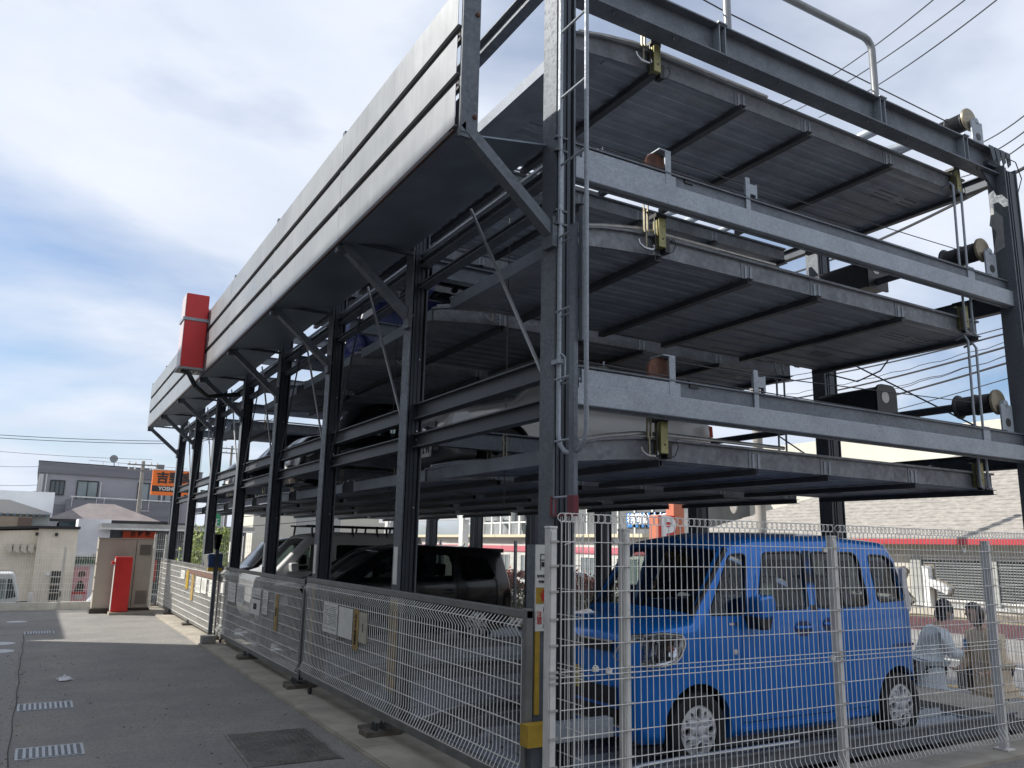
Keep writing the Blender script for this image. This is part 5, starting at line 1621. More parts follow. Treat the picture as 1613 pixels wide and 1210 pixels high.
# ------------------------------------------------------------------ buildings
def window(par, x0, x1, z0, z1, y, out=-1, m=GLASSB, frame=TRIM, n=1, axis='y', dep=.05):
    """a recessed looking window: frame proud, panes"""
    def bx(b, a0, a1, d0, d1, c0, c1):
        if axis == 'y': b.box(a0, a1, min(y + d0 * out, y + d1 * out), max(y + d0 * out, y + d1 * out), c0, c1)
        else: b.box(min(y + d0 * out, y + d1 * out), max(y + d0 * out, y + d1 * out), a0, a1, c0, c1)
    b = MB(); bx(b, x0, x1, 0.0, .02, z0, z1)
    w = b.build('window', m, par)
    b = MB(); f = .06
    bx(b, x0 - f, x1 + f, .021, .021 + dep, z1, z1 + f); bx(b, x0 - f, x1 + f, .021, .03 + dep, z0 - f, z0)
    bx(b, x0 - f, x0, .021, .021 + dep, z0, z1); bx(b, x1, x1 + f, .021, .021 + dep, z0, z1)
    for k in range(1, n):
        x = x0 + (x1 - x0) * k / n; bx(b, x - .025, x + .025, .021, .02 + dep, z0, z1)
    b.build('frame', frame, w)
    return w
# grey apartment block (y = 60)
t = thing('apartment_block', 'three-storey grey apartment block with white balcony rails far left', 'building', (0, 60, LOW))
def ab(fn, nm, m, par=t, **k):
    b = MB(); fn(b); return b.build(nm, m, par, **k)
o = t
ab(lambda b: b.box(-.35, 9.4, 0, 9, 0, 7.3), 'wall', GREYW)
ab(lambda b: b.prism([(-.42, 7.72), (9.6, 7.55), (9.6, 6.85), (-.42, 7.0)], 'y', -.12, 9.1), 'parapet_band', GREYD)
ab(lambda b: b.prism([(-.44, 7.76), (9.65, 7.59), (9.65, 7.55), (-.44, 7.72)], 'y', -.15, 9.1), 'roof_edge', TRIM)
ab(lambda b: (b.box(-.40, 2.2, -.13, .0, 4.15, 5.0), b.box(1.4, 8.2, -.9, -.02, 4.1, 5.35)), 'balcony_wall', GREYD)
rl = ab(lambda b: (b.bar((1.6, -.92, 5.52), (8.3, -.92, 5.42), .05, .07), [b.bar((x, -.92, 4.85), (x, -.92, 5.5), .03, .03) for x in (1.7, 3.1, 3.55, 5.8, 6.25, 7.9, 8.2)], [b.bar((x, -.94, 4.75), (x + .5, -.94, 4.75), .04, .04) for x in (3.1, 5.8, 7.6)]), 'balcony_rail', WHITE)
for (x0, x1, z0, z1, n_) in ((.42, 1.15, 5.65, 6.5, 3), (1.95, 3.1, 5.4, 6.55, 2), (5.6, 6.9, 5.4, 6.6, 2), (7.3, 8.4, 5.4, 6.6, 2)):
    window(t, x0, x1, z0, z1, 0, n=n_, m=GLASSL if x0 > 1 else GLASSB)
for (x0, x1) in ((1.5, 2.9), (3.4, 4.8), (5.2, 6.6), (7.2, 8.8)):
    window(t, x0, x1, 3.2, 3.95, 0, n=3, m=GLASSL)
    window(t, x0, x1, .4, 1.6, 0, n=2)
ab(lambda b: b.box(-.30, -.05, -.16, 1, 4.2, 6.9), 'corner_pipe', mat('pale_trim', (.5, .5, .5), .6))
ab(lambda b: (b.box(-.3, -.25, -.2, -.15, 4.9, 6.7), b.box(.1, .15, -.2, -.15, 5.4, 6.9), b.box(-.3, .15, -.2, -.15, 5.35, 5.4)), 'white_pipe', WHITE)
ab(lambda b: (b.bar((3.3, -.1, 6.55), (3.3, -.1, 5.55), .05, .05), b.bar((7.1, -.1, 6.6), (7.1, -.1, 5.5), .05, .05)), 'downpipe', WHITE)
ab(lambda b: (b.tube([(2.6, 4, 7.7), (2.6, 4, 8.3), (9.2, 4, 8.1)], .02, 5), [b.tube([(x, 4, 7.6), (x, 4, 8.25)], .015, 5) for x in (3.5, 4.5, 5.5, 6.5, 7.5, 8.5)]), 'roof_rail', mat('pale_trim', (.5, .5, .5)))
dd = ab(lambda b: (b.lathe([(.02, .1), (.18, .05), (.26, -.05)], (3.95, 1, 8.25), 'y', 16), b.tube([(3.95, 1.1, 8.25), (4.05, 1.2, 7.7)], .03, 6)), 'satellite_dish', mat('dish_grey', (.25, .26, .27), .5))
ab(lambda b: b.box(6.7, 7.2, 1, 1.6, 7.6, 8.05), 'roof_unit', FRAMEG)
# house with hipped roof (y = 45)
def hip(b, x0, x1, y0, y1, z, rx0, rx1, ry, rz):
    b.add([(x0, y0, z), (x1, y0, z), (x1, y1, z), (x0, y1, z), (rx0, ry, rz), (rx1, ry, rz)],
          [(0, 1, 5, 4), (1, 2, 5), (2, 3, 4, 5), (3, 0, 4), (0, 3, 2, 1)])
t = thing('tiled_house', 'low house with grey-brown hipped roof in front of the grey apartment block', 'house', (0, 46, LOW))
ab(lambda b: b.box(.9, 5.3, .4, 6, 0, 3.7), 'wall', mat('blue_grey_wall', (.13, .18, .22), .8), t)
b = MB(); hip(b, .3, 5.6, 0, 6.4, 3.80, 2.2, 3.5, 3.2, 4.75); b.build('roof', ROOFG, t)
ab(lambda b: b.box(.28, 5.62, -.03, 0.0, 3.70, 3.83), 'gutter', TRIM, t)
window(t, 1.0, 1.5, 2.6, 3.4, .4, m=GLASSL)
window(t, 1.7, 2.1, 2.6, 3.4, .4, m=GLASSB)
ab(lambda b: (b.box(.5, 1.4, -.5, .3, 3.1, 3.16), b.bar((.55, -.45, 2.3), (.55, -.45, 3.1), .06, .06), b.bar((1.35, -.45, 2.3), (1.35, -.45, 3.1), .06, .06)), 'porch', mat('pale_trim', (.5, .5, .5)), t)
# white warehouse (left)
t = thing('white_shed', 'white corrugated shed with shallow roof at the far left edge', 'building', (0, 42, LOW))
ab(lambda b: b.box(-6, .42, 0, 10, 0, 3.9), 'wall', mat('pale_green_white', (.46, .50, .47), .8, 0, .1, .5), t)
for k in range(11):
    ab(lambda b: b.box(-6, .43, -.02, 0, .3 + k * .32, .34 + k * .32), 'siding_board_or_shadow', mat('pale_board', (.52, .54, .5), .8), t)
ab(lambda b: b.prism([(-6, 4.6), (-1.2, 4.5), (.46, 3.98), (.46, 3.9), (-6, 3.9)], 'y', -.3, .0), 'roof', mat('white_roof_sheet', (.42, .43, .43), .6), t)
for k in range(26):
    ab(lambda b: b.box(-5.9 + k * .245, -5.8 + k * .245, -.34, -.3, 3.82, 3.92), 'roof_rib_end', mat('blue_grey_wall', (.13, .18, .22)), t)
ab(lambda b: b.box(-6, .56, 5, 11, 3.9, 5.15), 'upper_wall', WWALL, t)
# beige building (y=36)
t = thing('beige_building', 'low beige rendered building with dark roof edge and barred door', 'building', (0, 37, LOW - .1))
ab(lambda b: (b.prism([(-6.5, 3.0), (.05, 3.3), (.05, 0), (-6.5, 0)], 'y', 0.0, 5), b.box(.05, 1.42, -.3, 5, 0, 3.35)), 'wall', BEIGE, t)
ab(lambda b: (b.prism([(-6.6, 3.02), (.02, 3.36), (.02, 3.46), (-6.6, 3.10)], 'y', -.12, 5.1), b.box(.0, 1.48, -.42, 5.1, 3.36, 3.46)), 'roof_edge', TRIM, t)
for k in range(4):
    ab(lambda b: b.prism([(-.95 + k * .24, 2.5), (-.95 + k * .24, 2.75), (-.76 + k * .24, 2.75), (-.76 + k * .24, 2.42)], 'y', -.35, -.001), 'vent_hood', mat('pale_hood', (.5, .45, .38), .6), t)
dr = ab(lambda b: b.box(.66, 1.06, -.33, -.301, .1, 1.75), 'door', mat('dark_glass_door', (.03, .035, .03), .3), t)
for k in range(4):
    ab(lambda b: b.box(.68 + k * .1, .71 + k * .1, -.36, -.331, .12, 1.73), 'door_bar', TRIM, dr)
for k in range(5):
    ab(lambda b: b.box(.66, 1.06, -.37, -.345, .3 + k * .3, .34 + k * .3), 'door_bar', mat('pale_hood', (.5, .45, .38)), dr)
ab(lambda b: b.lathe([(.07, -.001), (.08, -.06), (.03, -.1)], (.55, -.301, 1.6), 'y', 12), 'wall_lamp', WHITE, t)
window(t, -1.1, -.72, 1.0, 1.7, 0, m=mat('paper_window', (.5, .45, .4), .6), frame=mat('pale_hood', (.5, .45, .38)))
for x in (-.05, .62):
    ab(lambda b: b.box(x, x + .1, -.45, -.301, 3.08, 3.2), 'camera', TRIM, t)
ab(lambda b: b.box(-6.5, 1.5, -.6, -.32, -.05, .05), 'footing', CONCD, t)
# brown box on roof left
t = thing('brown_extension', 'brown box-shaped rooftop extension behind the beige building', 'building', (0, 41, LOW))
ab(lambda b: b.box(-4, -.25, -1.0, 1, 0, 3.75), 'wall', mat('tan_wall', (.36, .29, .22), .8), t)
ab(lambda b: b.box(-.75, .0 - .24, -1.03, -1.001, 2.8, 3.73), 'side_panel', mat('brown_panel', (.17, .12, .10), .8), t)
# white shop / restaurant
t = thing('restaurant', 'white and blue-grey restaurant with flat canopy and orange sign board', 'building', (0, 44, LOW))
ab(lambda b: b.box(1.62, 3.0, -1.0, 5, 0, 3.8), 'wall', WWALL, t)
ab(lambda b: b.box(2.6, 9.5, 0.0, 5, 0, 3.45), 'wall', mat('slate_siding', (.17, .19, .22), .8), t)
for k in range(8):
    ab(lambda b: b.box(3.0, 9.5, -.02, -.001, 1.9 + k * .15, 1.91 + k * .15), 'siding_board_or_shadow', mat('slate_shadow', (.08, .09, .1), .8), t)  # thin dark strips, the shadow between boards put into the colour
ab(lambda b: b.box(2.55, 9.6, -1.4, 5.1, 3.42, 3.62), 'canopy', mat('canopy_stone', (.38, .37, .35), .7, 0, .2, 1), t)
ab(lambda b: b.box(2.45, 9.6, -1.45, -1.41, 3.33, 3.42), 'canopy_trim', WHITE, t)
ab(lambda b: b.box(2.4, 3.2, -1.3, -.3, 2.1, 2.2), 'small_canopy', mat('pale_trim', (.5, .5, .5)), t)
sg = ab(lambda b: b.box(3.62, 5.12, -.2, -.03, 2.95, 3.28), 'sign_board', ORANGE2, t)
text('吉 野 家', .26, (4.4, -.21, 3.13), FY, INK, sg, bold=.006)
ab(lambda b: b.box(4.1, 4.8, -.2, -.03, 2.87, 2.935), 'white_strip', WHITE, sg)
aw = ab(lambda b: [b.box(1.7 + k * .13, 1.77 + k * .13, -1.25, -1.001, 1.75, 2.05) for k in range(8)], 'awning', mat('green_awning', (.02, .12, .06), .6), t)
ab(lambda b: b.box(1.64, 2.72, -1.26, -1.001, 2.06, 2.12), 'awning_rail', WHITE, aw)
po = ab(lambda b: b.box(1.68, 2.32, -1.06, -1.001, .05, 1.6), 'poster', mat('pink_poster', (.72, .35, .38), .6), t)
ab(lambda b: b.prism([(1.78, .5), (1.9, .95), (2.05, 1.0), (2.2, .7), (2.15, .5)], 'y', -1.068, -1.061), 'poster_bowl', INK, po)
ab(lambda b: b.prism([(1.85, 1.15), (1.9, 1.4), (2.1, 1.45), (2.2, 1.25), (2.05, 1.1)], 'y', -1.068, -1.061), 'poster_shape', mat('poster_brown', (.12, .06, .05), .6), po)
text('80', .3, (1.98, -1.07, .25), FY, WHITE, po, bold=.01)
ab(lambda b: b.box(1.7, 2.3, -1.067, -1.061, .38, .48), 'poster_band', REDINK, po)
for k, x in enumerate((2.9, 3.6, 4.3, 5.0, 5.7)):
    window(t, x, x + .55, .3, 2.4, 0, m=GLASSB, frame=WHITE)
    ab(lambda b: b.box(x + .05, x + .3, -.10, -.08, .9, 1.9), 'banner', mat('red_banner', (.5, .06, .05), .7), t)
# roadside orange sign
t = thing('restaurant_pole_sign', 'orange and black roadside sign reading YOSHINOYA behind the far columns', 'sign', (6.0, 46, LOW))
ab(lambda b: b.box(-1.1, 1.05, -.15, .15, 5.2, 6.5), 'board', ORANGE, t)
ab(lambda b: b.box(-1.1, 1.05, -.16, -.151, 5.38, 5.68), 'black_band', INK, t)
ab(lambda b: b.box(-1.13, 1.08, -.17, .16, 6.5, 6.54), 'rim', WHITE, t)
text('吉野家', .62, (0, -.17, 6.07), FY, INK, t, bold=.02)
text('YOSHINOYA', .27, (0, -.175, 5.53), FY, WHITE, t, bold=.006)
ab(lambda b: b.tube([(0, 0, 0), (0, 0, 5.2)], .12, 10), 'pole', DARKST, t)

# utility poles
def pole(x, y, z0, z1, lab, arms=True, r=.14):
    t = thing('utility_pole', lab, 'utility pole', (x, y, z0))
    b = MB(); b.tube([(0, 0, 0), (0, 0, z1 - z0)], [r, r * .75], 12); b.build('shaft', mat('pole_concrete', (.30, .28, .25), .85, 0, .15, 2), t, smooth=True)
    if arms:
        for k, zz in enumerate((z1 - z0 - .25, z1 - z0 - .6)):
            b = MB(); b.bar((-.9, -.1, zz), (.9, -.1, zz), .08, .08); a_ = b.build('cross_arm', FRAMEG, t)
            for x_ in (-.8, -.45, .45, .8):
                b = MB(); b.lathe([(.03, zz + .04), (.06, zz + .08), (.03, zz + .14), (.05, zz + .18)], (x_, -.1, 0), 'z', 8); b.build('insulator', WHITE, a_)
    return t
pole(5.25, 55, LOW, 6.4, 'concrete utility pole standing before the grey apartment block')
p = W(615, 800, y=60); pole(10.5, 62, LOW, 9.5, 'concrete utility pole seen between the third and fourth columns')
pole(12.6, 66, LOW, 9, 'thin utility pole beside the green sign far down the road', r=.12)
pole(20.8, 19.2, ZR, 9.5, 'stout concrete utility pole beside the round mirror across the road', arms=False, r=.19)
# traffic mirror
t = thing('traffic_mirror', 'round traffic mirror on a bracket beside the utility pole across the road', 'mirror', (20.6, 20.2, ZR))
b = MB(); b.lathe([(.42, -.03), (.44, 0), (.42, .03)], (0, 0, 4.1), 'x', 28)
b.v = [(x * 1, y * .45, 4.1 + (z - 4.1) * 1.0) for x, y, z in b.v]
b.build('mirror_disc', mat('mirror_back', (.32, .31, .29), .4, .2, .2, 6), t, smooth=True)
b = MB(); b.tube([(.05, 0, 4.1), (.3, -.9, 4.1)], .03, 8); b.build('bracket', FRAMEG, t)
# P sign
t = thing('parking_sign', 'red box sign with a big white P beyond the fence', 'sign', (19.2, 21.5, ZR))
pz = W(1050, 812, y=21.5).z - ZR; px0 = W(1038, 830, y=21.5).x - 19.2; px1 = W(1064, 830, y=21.5).x - 19.2
ab(lambda b: b.box(px0, px1, -.0, .5, pz - 1.15, pz), 'box', mat('sign_red', (.55, .03, .03), .5), t)
ab(lambda b: b.box(px0 - .02, px0 - .001, .02, .48, pz - 1.15, pz), 'side_face', mat('sign_orange_side', (.5, .16, .09), .6), t)
text('P', 1.3, ((px0 + px1) / 2 + .02, -.01, pz - .56), FY, mat('sign_white', (.75, .75, .75), .5), t, bold=.045)
ab(lambda b: b.box(px1 + .02, px1 + .5, .1, .5, 0, pz + 1.2), 'post', mat('sign_orange_side', (.5, .16, .09)), t)
# blue strip sign on showroom building
t = thing('car_dealer', 'long grey glazed car showroom with a strip of blue sign panels', 'building', (33, 25, LOW))
ab(lambda b: b.box(0, 8, 10.0, 24, 0, 8), 'wall', mat('showroom_grey', (.13, .135, .14), .7, 0, .3, .6), t)
chars = '特選輸入中古車展'
for k, ch in enumerate(chars):
    y = W(994 + k * 9.4, 809, x=32.9).y - 25
    sp_ = ab(lambda b: b.box(-.12, -.02, y - .46, y + .46, 4.25, 5.15), 'blue_panel', mat('sign_blue', (.02, .16, .42), .5), t)
    text(ch, .8, (-.13, y, 4.70), FXm, mat('sign_white', (.75, .75, .75)), sp_, bold=.008)
for k in range(8):
    y = 10.6 + k * 1.75
    ab(lambda b: b.box(-.1, 0, y, y + .12, 0, 8), 'mullion', WHITE, t)
for z in (3.3, 5.6, 7.0):
    ab(lambda b: b.box(-.08, 0, 10.0, 24, z, z + .09), 'transom', WHITE, t)
# beige large building behind
t = thing('cream_warehouse', 'large plain cream warehouse wall beyond the road', 'building', (34, 20, LOW))
CREAM = mat('cream_wall', (.56, .54, .47), .85, 0, .08, .3)
ab(lambda b: b.box(3, 16, -9.5, 16.5, 0, 9.0), 'wall', CREAM, t)
for y in (2.6, 5.5): window(t, y, y + 1.6, 3.6, 4.7, 3, axis='x', m=GLASSB, frame=WHITE, n=2)
ab(lambda b: b.box(2.9, 3.0, -4, 9, 5.3, 5.36), 'ledge', mat('pale_trim', (.5, .5, .5)), t)
# restaurant across the road: shingle roof, red eave, louvred windows
t = thing('roadside_restaurant', 'low cream restaurant across the road with wide beige shingle roof and red eave strip', 'building', (27, 5, ZR))
Y0, Y1 = -22, 24.5
ab(lambda b: b.box(0.0, 9, Y0, Y1 - 1, 0, 2.75), 'wall', mat('cream_render', (.50, .48, .42), .85, 0, .1, .8), t)
ez = 2.95
ab(lambda b: b.box(-.7, -.6, Y0, Y1, ez - .18, ez), 'red_eave', mat('eave_red', (.42, .035, .045), .5), t)
ab(lambda b: b.box(-.6, 0, Y0, Y1 - .3, ez - .20, ez - .14), 'soffit', CREAM, t)
ab(lambda b: b.box(-.05, 0, Y0, Y1 - 1, 2.35, 2.42), 'trim_line', WHITE, t)
NC = 30
rx1, rz1 = 9.0, ez + 4.6
for k in range(NC):
    a, c = k / NC, (k + 1) / NC
    x0 = -.7 + (rx1 + .7) * a; x1 = -.7 + (rx1 + .7) * (c + .35 / NC)
    z0 = ez + (rz1 - ez) * a; z1 = ez + (rz1 - ez) * (c + .35 / NC)
    yy = Y1 - 11.5 * a; y1_ = Y1 - 11.5 * min(1, c + .35 / NC)
    b = MB(); b.add([(x0, Y0, z0), (x0, yy, z0), (x1, y1_, z1), (x1, Y0, z1), (x0, Y0, z0 + .05), (x0, yy, z0 + .05), (x1, y1_, z1 + .005), (x1, Y0, z1 + .005)],
                    [(0, 1, 2, 3), (7, 6, 5, 4), (0, 4, 5, 1), (1, 5, 6, 2), (2, 6, 7, 3), (3, 7, 4, 0)])
    b.build('shingle_course', SHING, t)
b = MB(); b.add([(-.7, Y1, ez), (rx1, Y1 - 11.5, rz1), (rx1 + 9, Y1, ez)], [(0, 1, 2)]); b.build('hip_roof_side', SHING, t)
for k in range(8):
    y = 12.6 - k * 2.6
    w_ = window(t, y - 2.2, y, .95, 2.25, 0, axis='x', m=mat('shutter_dark', (.06, .065, .065), .5), frame=WHITE)
    for q in range(14):
        b = MB(); b.box(-.07, -.03, y - 2.18, y - .02, 1.0 + q * .088, 1.03 + q * .088); b.build('slat', mat('slat_grey', (.30, .31, .30), .6), w_)
    ab(lambda b: b.box(-.12, 0, y, y + .4, .4, 2.35), 'pilaster', mat('pilaster_grey', (.36, .37, .35), .8), t)
ab(lambda b: b.box(-.3, 0, Y0, Y1 - 1, 0, .7), 'base_wall', mat('base_stone', (.44, .41, .36), .85, 0, .15, 1.5), t)
ab(lambda b: b.box(-.36, 0.0, Y0, Y1 - 1, .70, .78), 'base_cap', mat('pale_trim', (.5, .5, .5)), t)
# big white letters standing before it
t = thing('letter_sign', 'large white outlined letter shapes standing before the shuttered windows', 'sign', (24.6, 11.6, ZR))
LWH = mat('letter_white', (.7, .7, .67), .6)
LBR = mat('letter_brown', (.20, .17, .13), .7)
p = W(1440, 928, x=24.6)
text('ガスト', 1.42, (0, p.y - 11.6 + .75, p.z - ZR + .02), FXm, LWH, t, 'letters', extrude=.09, bold=.05)
text('ガスト', 1.42, (.12, p.y - 11.6 + .75, p.z - ZR + .02), FXm, LBR, t, 'letter_rims', extrude=.03, bold=.105)
ab(lambda b: b.box(.0, .2, -4, 3, .55, .72), 'base_bar', LBR, t)
# planter strip and low wall between
b = MB(); b.box(24.0, 24.5, -14, 26, LOW, ZR + .5); tag(b.build('low_brick_wall', mat('maroon_brick', (.10, .045, .05), .85, 0, .3, 6, .3, 20)), 'low dark maroon brick wall across the road', 'wall')
b = MB(); b.box(24.5, 27, -14, 26, LOW, ZR + .42); b.build('planting_bed', mat('dry_soil', (.33, .28, .18), .95, 0, .3, 4, .4, 15))['kind'] = 'structure'
b = MB(); b.lathe([(.0, 0), (.38, 0), (.32, .2), (.16, .33), (.0, .36)], (24.9, 10.3, ZR + .42), 'z', 16); tag(b.build('white_boulder', WWALL, smooth=True), 'rounded white boulder between the two people in the planting bed', 'boulder')
for y in (7.2,):
    b = MB(); b.box(25, 25.2, y, y + .2, ZR, ZR + 1.3); tag(b.build('bollard', DARKST), 'dark square bollard before the shuttered building', 'bollard')

# middle distance: long pale shop with pink band, glazed frames
t = thing('pale_shop', 'long white shop with pink stripe seen under the decks', 'building', (30, 36, LOW))
ab(lambda b: b.box(0, 6, 0, 60, 0, 3.6), 'wall', mat('bright_shop_wall', (.60, .59, .55), .8, 0, .06, .4), t)
ab(lambda b: b.box(-.06, -.001, 0, 60, 2.55, 2.95), 'pink_band', mat('pink_band', (.60, .16, .20), .6), t)
ab(lambda b: b.box(-.5, 0, 0, 60, 3.55, 3.75), 'eave', mat('cream_trim', (.58, .53, .38), .7), t)
for k in range(16):
    window(t, 1 + k * 3.7, 2.9 + k * 3.7, .6, 2.3, 0, axis='x', m=GLASSL, frame=WHITE, n=4)
t = thing('glazed_parking_tower', 'white framed open building with stairs and parked cars behind bars', 'building', (36, 34, LOW))
ab(lambda b: b.box(1.5, 12, 5, 38, 0, 8.6), 'wall', mat('tower_grey', (.30, .32, .33), .7, 0, .5, .35), t)
for k in range(20):
    y = 5 + k * 1.65
    ab(lambda b: b.box(0, .2, y, y + .2, 3.6, 9.4), 'bar', WHITE, t)
for z in (4.9, 6.3, 9.0):
    ab(lambda b: b.box(.05, .25, 5, 38, z, z + .12), 'rail', WHITE, t)
for k in range(5):
    ab(lambda b: b.bar((.8, 7 + k * 6, 5.0), (.8, 12 + k * 6, 8.0), .3, .25), 'stair_flight', mat('stair_grey', (.16, .17, .18), .7), t)
for k, (y, z) in enumerate(((9, 4.9), (14, 4.9), (19, 4.9), (25, 4.9))):
    ab(lambda b: b.prism(roundl([(y, z), (y, z + .6), (y + .8, z + .8), (y + 1.4, z + 1.3), (y + 3.0, z + 1.3), (y + 3.9, z + .7), (y + 4.0, z)], .15), 'x', .5, 1.4), 'stored_car', mat('stored_car_grey', (.10, .11, .12), .3) if k % 2 else mat('stored_car_white', (.5, .5, .5), .3), t)
t = thing('gas_sign', 'grey board sign with black letters ending in gas, under the decks', 'sign', (22, 42, 1.4))
ab(lambda b: b.box(-.2, 0, 0, 15, 1.7, 4.3), 'board', mat('gas_board', (.38, .39, .40), .7), t)
text('furune        gas', 1.55, (-.22, 8.3, 2.55), FXm, INK, t, bold=.01, sx=1.12)
ab(lambda b: [b.box(-.3, 0.1, y, y + .5, -2.6, 4.3) for y in (1.0, 9, 13)], 'post', WHITE, t)
t = thing('cream_block', 'pale cream building with grey shutter seen between the columns', 'building', (14, 74, LOW))
ab(lambda b: b.box(2.5, 18, 0, 8, 0, 8.2), 'wall', CREAM, t)
window(t, 6.3, 10.5, 3.6, 5.4, 0, m=mat('pale_shutter', (.33, .34, .33), .6), frame=WHITE)
ab(lambda b: b.box(9.2, 9.9, -.1, -.001, 2.2, 2.7), 'red_plate', REDINK, t)
t = thing('clinic_sign', 'white and blue roadside sign far down the road', 'sign', (10.2, 76, 0))
ab(lambda b: b.box(-1.5, 1.5, -.1, .1, 3.4, 6.2), 'board', mat('sign_pale_blue', (.35, .45, .62), .5), t)
ab(lambda b: b.box(-1.5, 1.5, -.12, -.101, 3.9, 5.2), 'blue_band', mat('sign_mid_blue', (.10, .22, .5), .5), t)
text('和病院', .95, (0, -.13, 4.55), FY, WHITE, t, bold=.01)
ab(lambda b: b.box(-.1, .1, -.05, .05, -1.2, 3.4), 'pole', DARKST, t)
t = thing('green_sign', 'small green and white vertical sign far down the road', 'sign', (12.5, 70, 0))
ab(lambda b: b.box(-.7, .7, -.1, .1, .9, 4.3), 'board', WHITE, t)
ab(lambda b: b.box(-.45, .45, -.12, -.101, 1.0, 4.2), 'green_field', mat('sign_green', (.03, .30, .14), .5), t)
text('証道', .7, (0, -.13, 2.7), FY, WHITE, t, vertical=True, bold=.01)
# distant vehicles
def little_car(x, y, z, rz, m, lab, van=False, s=1.0):
    t = thing('distant_car', lab, 'car', (x, y, z), rz)
    P_ = [(0, .3), (0, .75), (.7, .9), (1.2, 1.42), (3.0, 1.42), (3.8, .9), (3.9, .3)] if not van else [(0, .3), (.02, .9), (.5, 1.8), (3.6, 1.85), (3.7, .3)]
    b = MB(); b.prism(roundl(P_, .15), 'y', -.8, .8); b.build('body', m, t, bevel=.06)
    Pw = [(1.0, .95), (1.3, 1.35), (2.9, 1.35), (3.4, .95)] if not van else [(.3, 1.1), (.55, 1.65), (3.4, 1.65), (3.4, 1.1)]
    b = MB(); b.prism(Pw, 'y', -.81, .81); b.build('side_window', GLASSB, t)
    b = MB(); b.add([(.72, -.7, .93), (.72, .7, .93), (1.18, .62, 1.38), (1.18, -.62, 1.38)] if not van else [(.1, -.7, 1.05), (.1, .7, 1.05), (.46, .65, 1.7), (.46, -.65, 1.7)], [(0, 1, 2, 3)])
    b.v = [(q[0] - .03, q[1], q[2] + .02) for q in b.v]; b.build('windscreen', GLASSB, t)
    for x_ in (.7, 3.1):
        for s_ in (-1, 1):
            b = MB(); b.lathe([(.31, s_ * .62), (.31, s_ * .82), (.18, s_ * .83)], (x_, 0, .31), 'y', 18); b.build('wheel', RUBBER, t)
    return t
little_car(2.55, 33, LOW, R(75), mat('car_white', (.55, .56, .57), .3, coat=1), 'white car parked outside, just right of the taupe cabinet')
little_car(9.2, 62, LOW, R(80), mat('car_white', (.55, .56, .57)), 'small white car on the far road between the columns')
little_car(9.6, 74, LOW, R(80), mat('car_white', (.55, .56, .57)), 'white high-roof van on the far road between the columns', van=True)
little_car(19.5, 27, ZR, R(95), mat('car_white', (.55, .56, .57)), 'white car on the road seen through the blue van windows')
# kei truck at left
t = thing('parked_truck', 'small white truck cab partly cut off by the left edge beyond the fence', 'truck', (-.75, 29, LOW))
ab(lambda b: b.prism(roundl([(-1.4, .5), (-1.4, 1.85), (.28, 1.85), (.48, 1.2), (.52, .5)], .1), 'y', 0, 1.4), 'cab', mat('truck_white', (.58, .59, .58), .4), t, bevel=.05)
ab(lambda b: b.prism(roundl([(-.9, 1.1), (-.9, 1.68), (.12, 1.68), (.12, 1.1)], .06), 'y', -.012, 0), 'side_window', GLASSL, t)
ab(lambda b: b.prism([(.16, 1.1), (.16, 1.68), (.26, 1.68), (.42, 1.15)], 'y', -.012, 0), 'quarter_window', GLASSB, t)
ab(lambda b: b.box(.72, .86, -.1, -.05, 1.0, 1.28), 'wing_mirror', WHITE, t, bevel=.03)
ab(lambda b: b.bar((.45, 0, 1.0), (.75, -.08, 1.02), .03, .03), 'mirror_arm', TRIM, t)
ab(lambda b: b.box(.40, .53, -.01, .3, .62, .78), 'indicator', mat('amber2', (.6, .3, .05), .4), t)
for x_ in (-1.0, .0):
    ab(lambda b: b.lathe([(.27, -.02), (.27, .15)], (x_ , 0, .27), 'y', 20), 'wheel', RUBBER, t)

# ------------------------------------------------------------------ plants
def leaves(mb, c, rad, n, size, mats=3, flat=0.0, seed=1):
    rr = random.Random(seed)
    clumps = [(Vector((rr.uniform(-1, 1), rr.uniform(-1, 1), rr.uniform(-1, 1))) * .72, rr.uniform(.25, .5)) for _ in range(22)]
    for k in range(n):
        cc_, cr_ = rr.choice(clumps)
        p = cc_ + Vector((rr.gauss(0, 1), rr.gauss(0, 1), rr.gauss(0, 1))) * cr_ * .45
        if p.length > 1.05: continue
        p = Vector((c[0] + p.x * rad[0], c[1] + p.y * rad[1], c[2] + p.z * rad[2]))
        a = Vector((rr.gauss(0, 1), rr.gauss(0, 1), rr.gauss(0, 1))).normalized()
        d = a.orthogonal().normalized(); e = a.cross(d)
        s = size * rr.uniform(.6, 1.3)
        mb.cur = rr.randrange(mats)
        mb.add([p - d * s, p + e * s * .5, p + d * s, p - e * s * .5], [(0, 1, 2, 3)])
def leafm(name, c):
    m = mat(name, c, .6)
    m.node_tree.nodes['Principled BSDF'].inputs['Subsurface Weight'].default_value = 0
    return m
LG = [leafm('leaf_yellow_green', (.32, .40, .08)), leafm('leaf_green', (.15, .24, .05)), leafm('leaf_pale', (.45, .50, .18))]
LR = [leafm('leaf_red', (.33, .045, .03)), leafm('leaf_rust', (.22, .07, .03)), leafm('leaf_dark_green', (.05, .08, .02))]
LH = [leafm('leaf_hedge_green', (.08, .10, .02)), leafm('leaf_hedge_olive', (.16, .14, .03)), leafm('leaf_dark_green', (.05, .08, .02))]
t = thing('street_tree', 'small leafy yellow-green tree behind the far gate columns', 'tree', (4.55, 25.6, LOW))
b = MB(); leaves(b, (0, 0, 2.35), (.95, .8, 1.15), 5200, .055, seed=5); b.build('crown', LG, t)
b = MB(); b.tube([(0, 0, 0), (.03, 0, .8), (-.03, 0, 1.6)], [.06, .05, .04], 8)
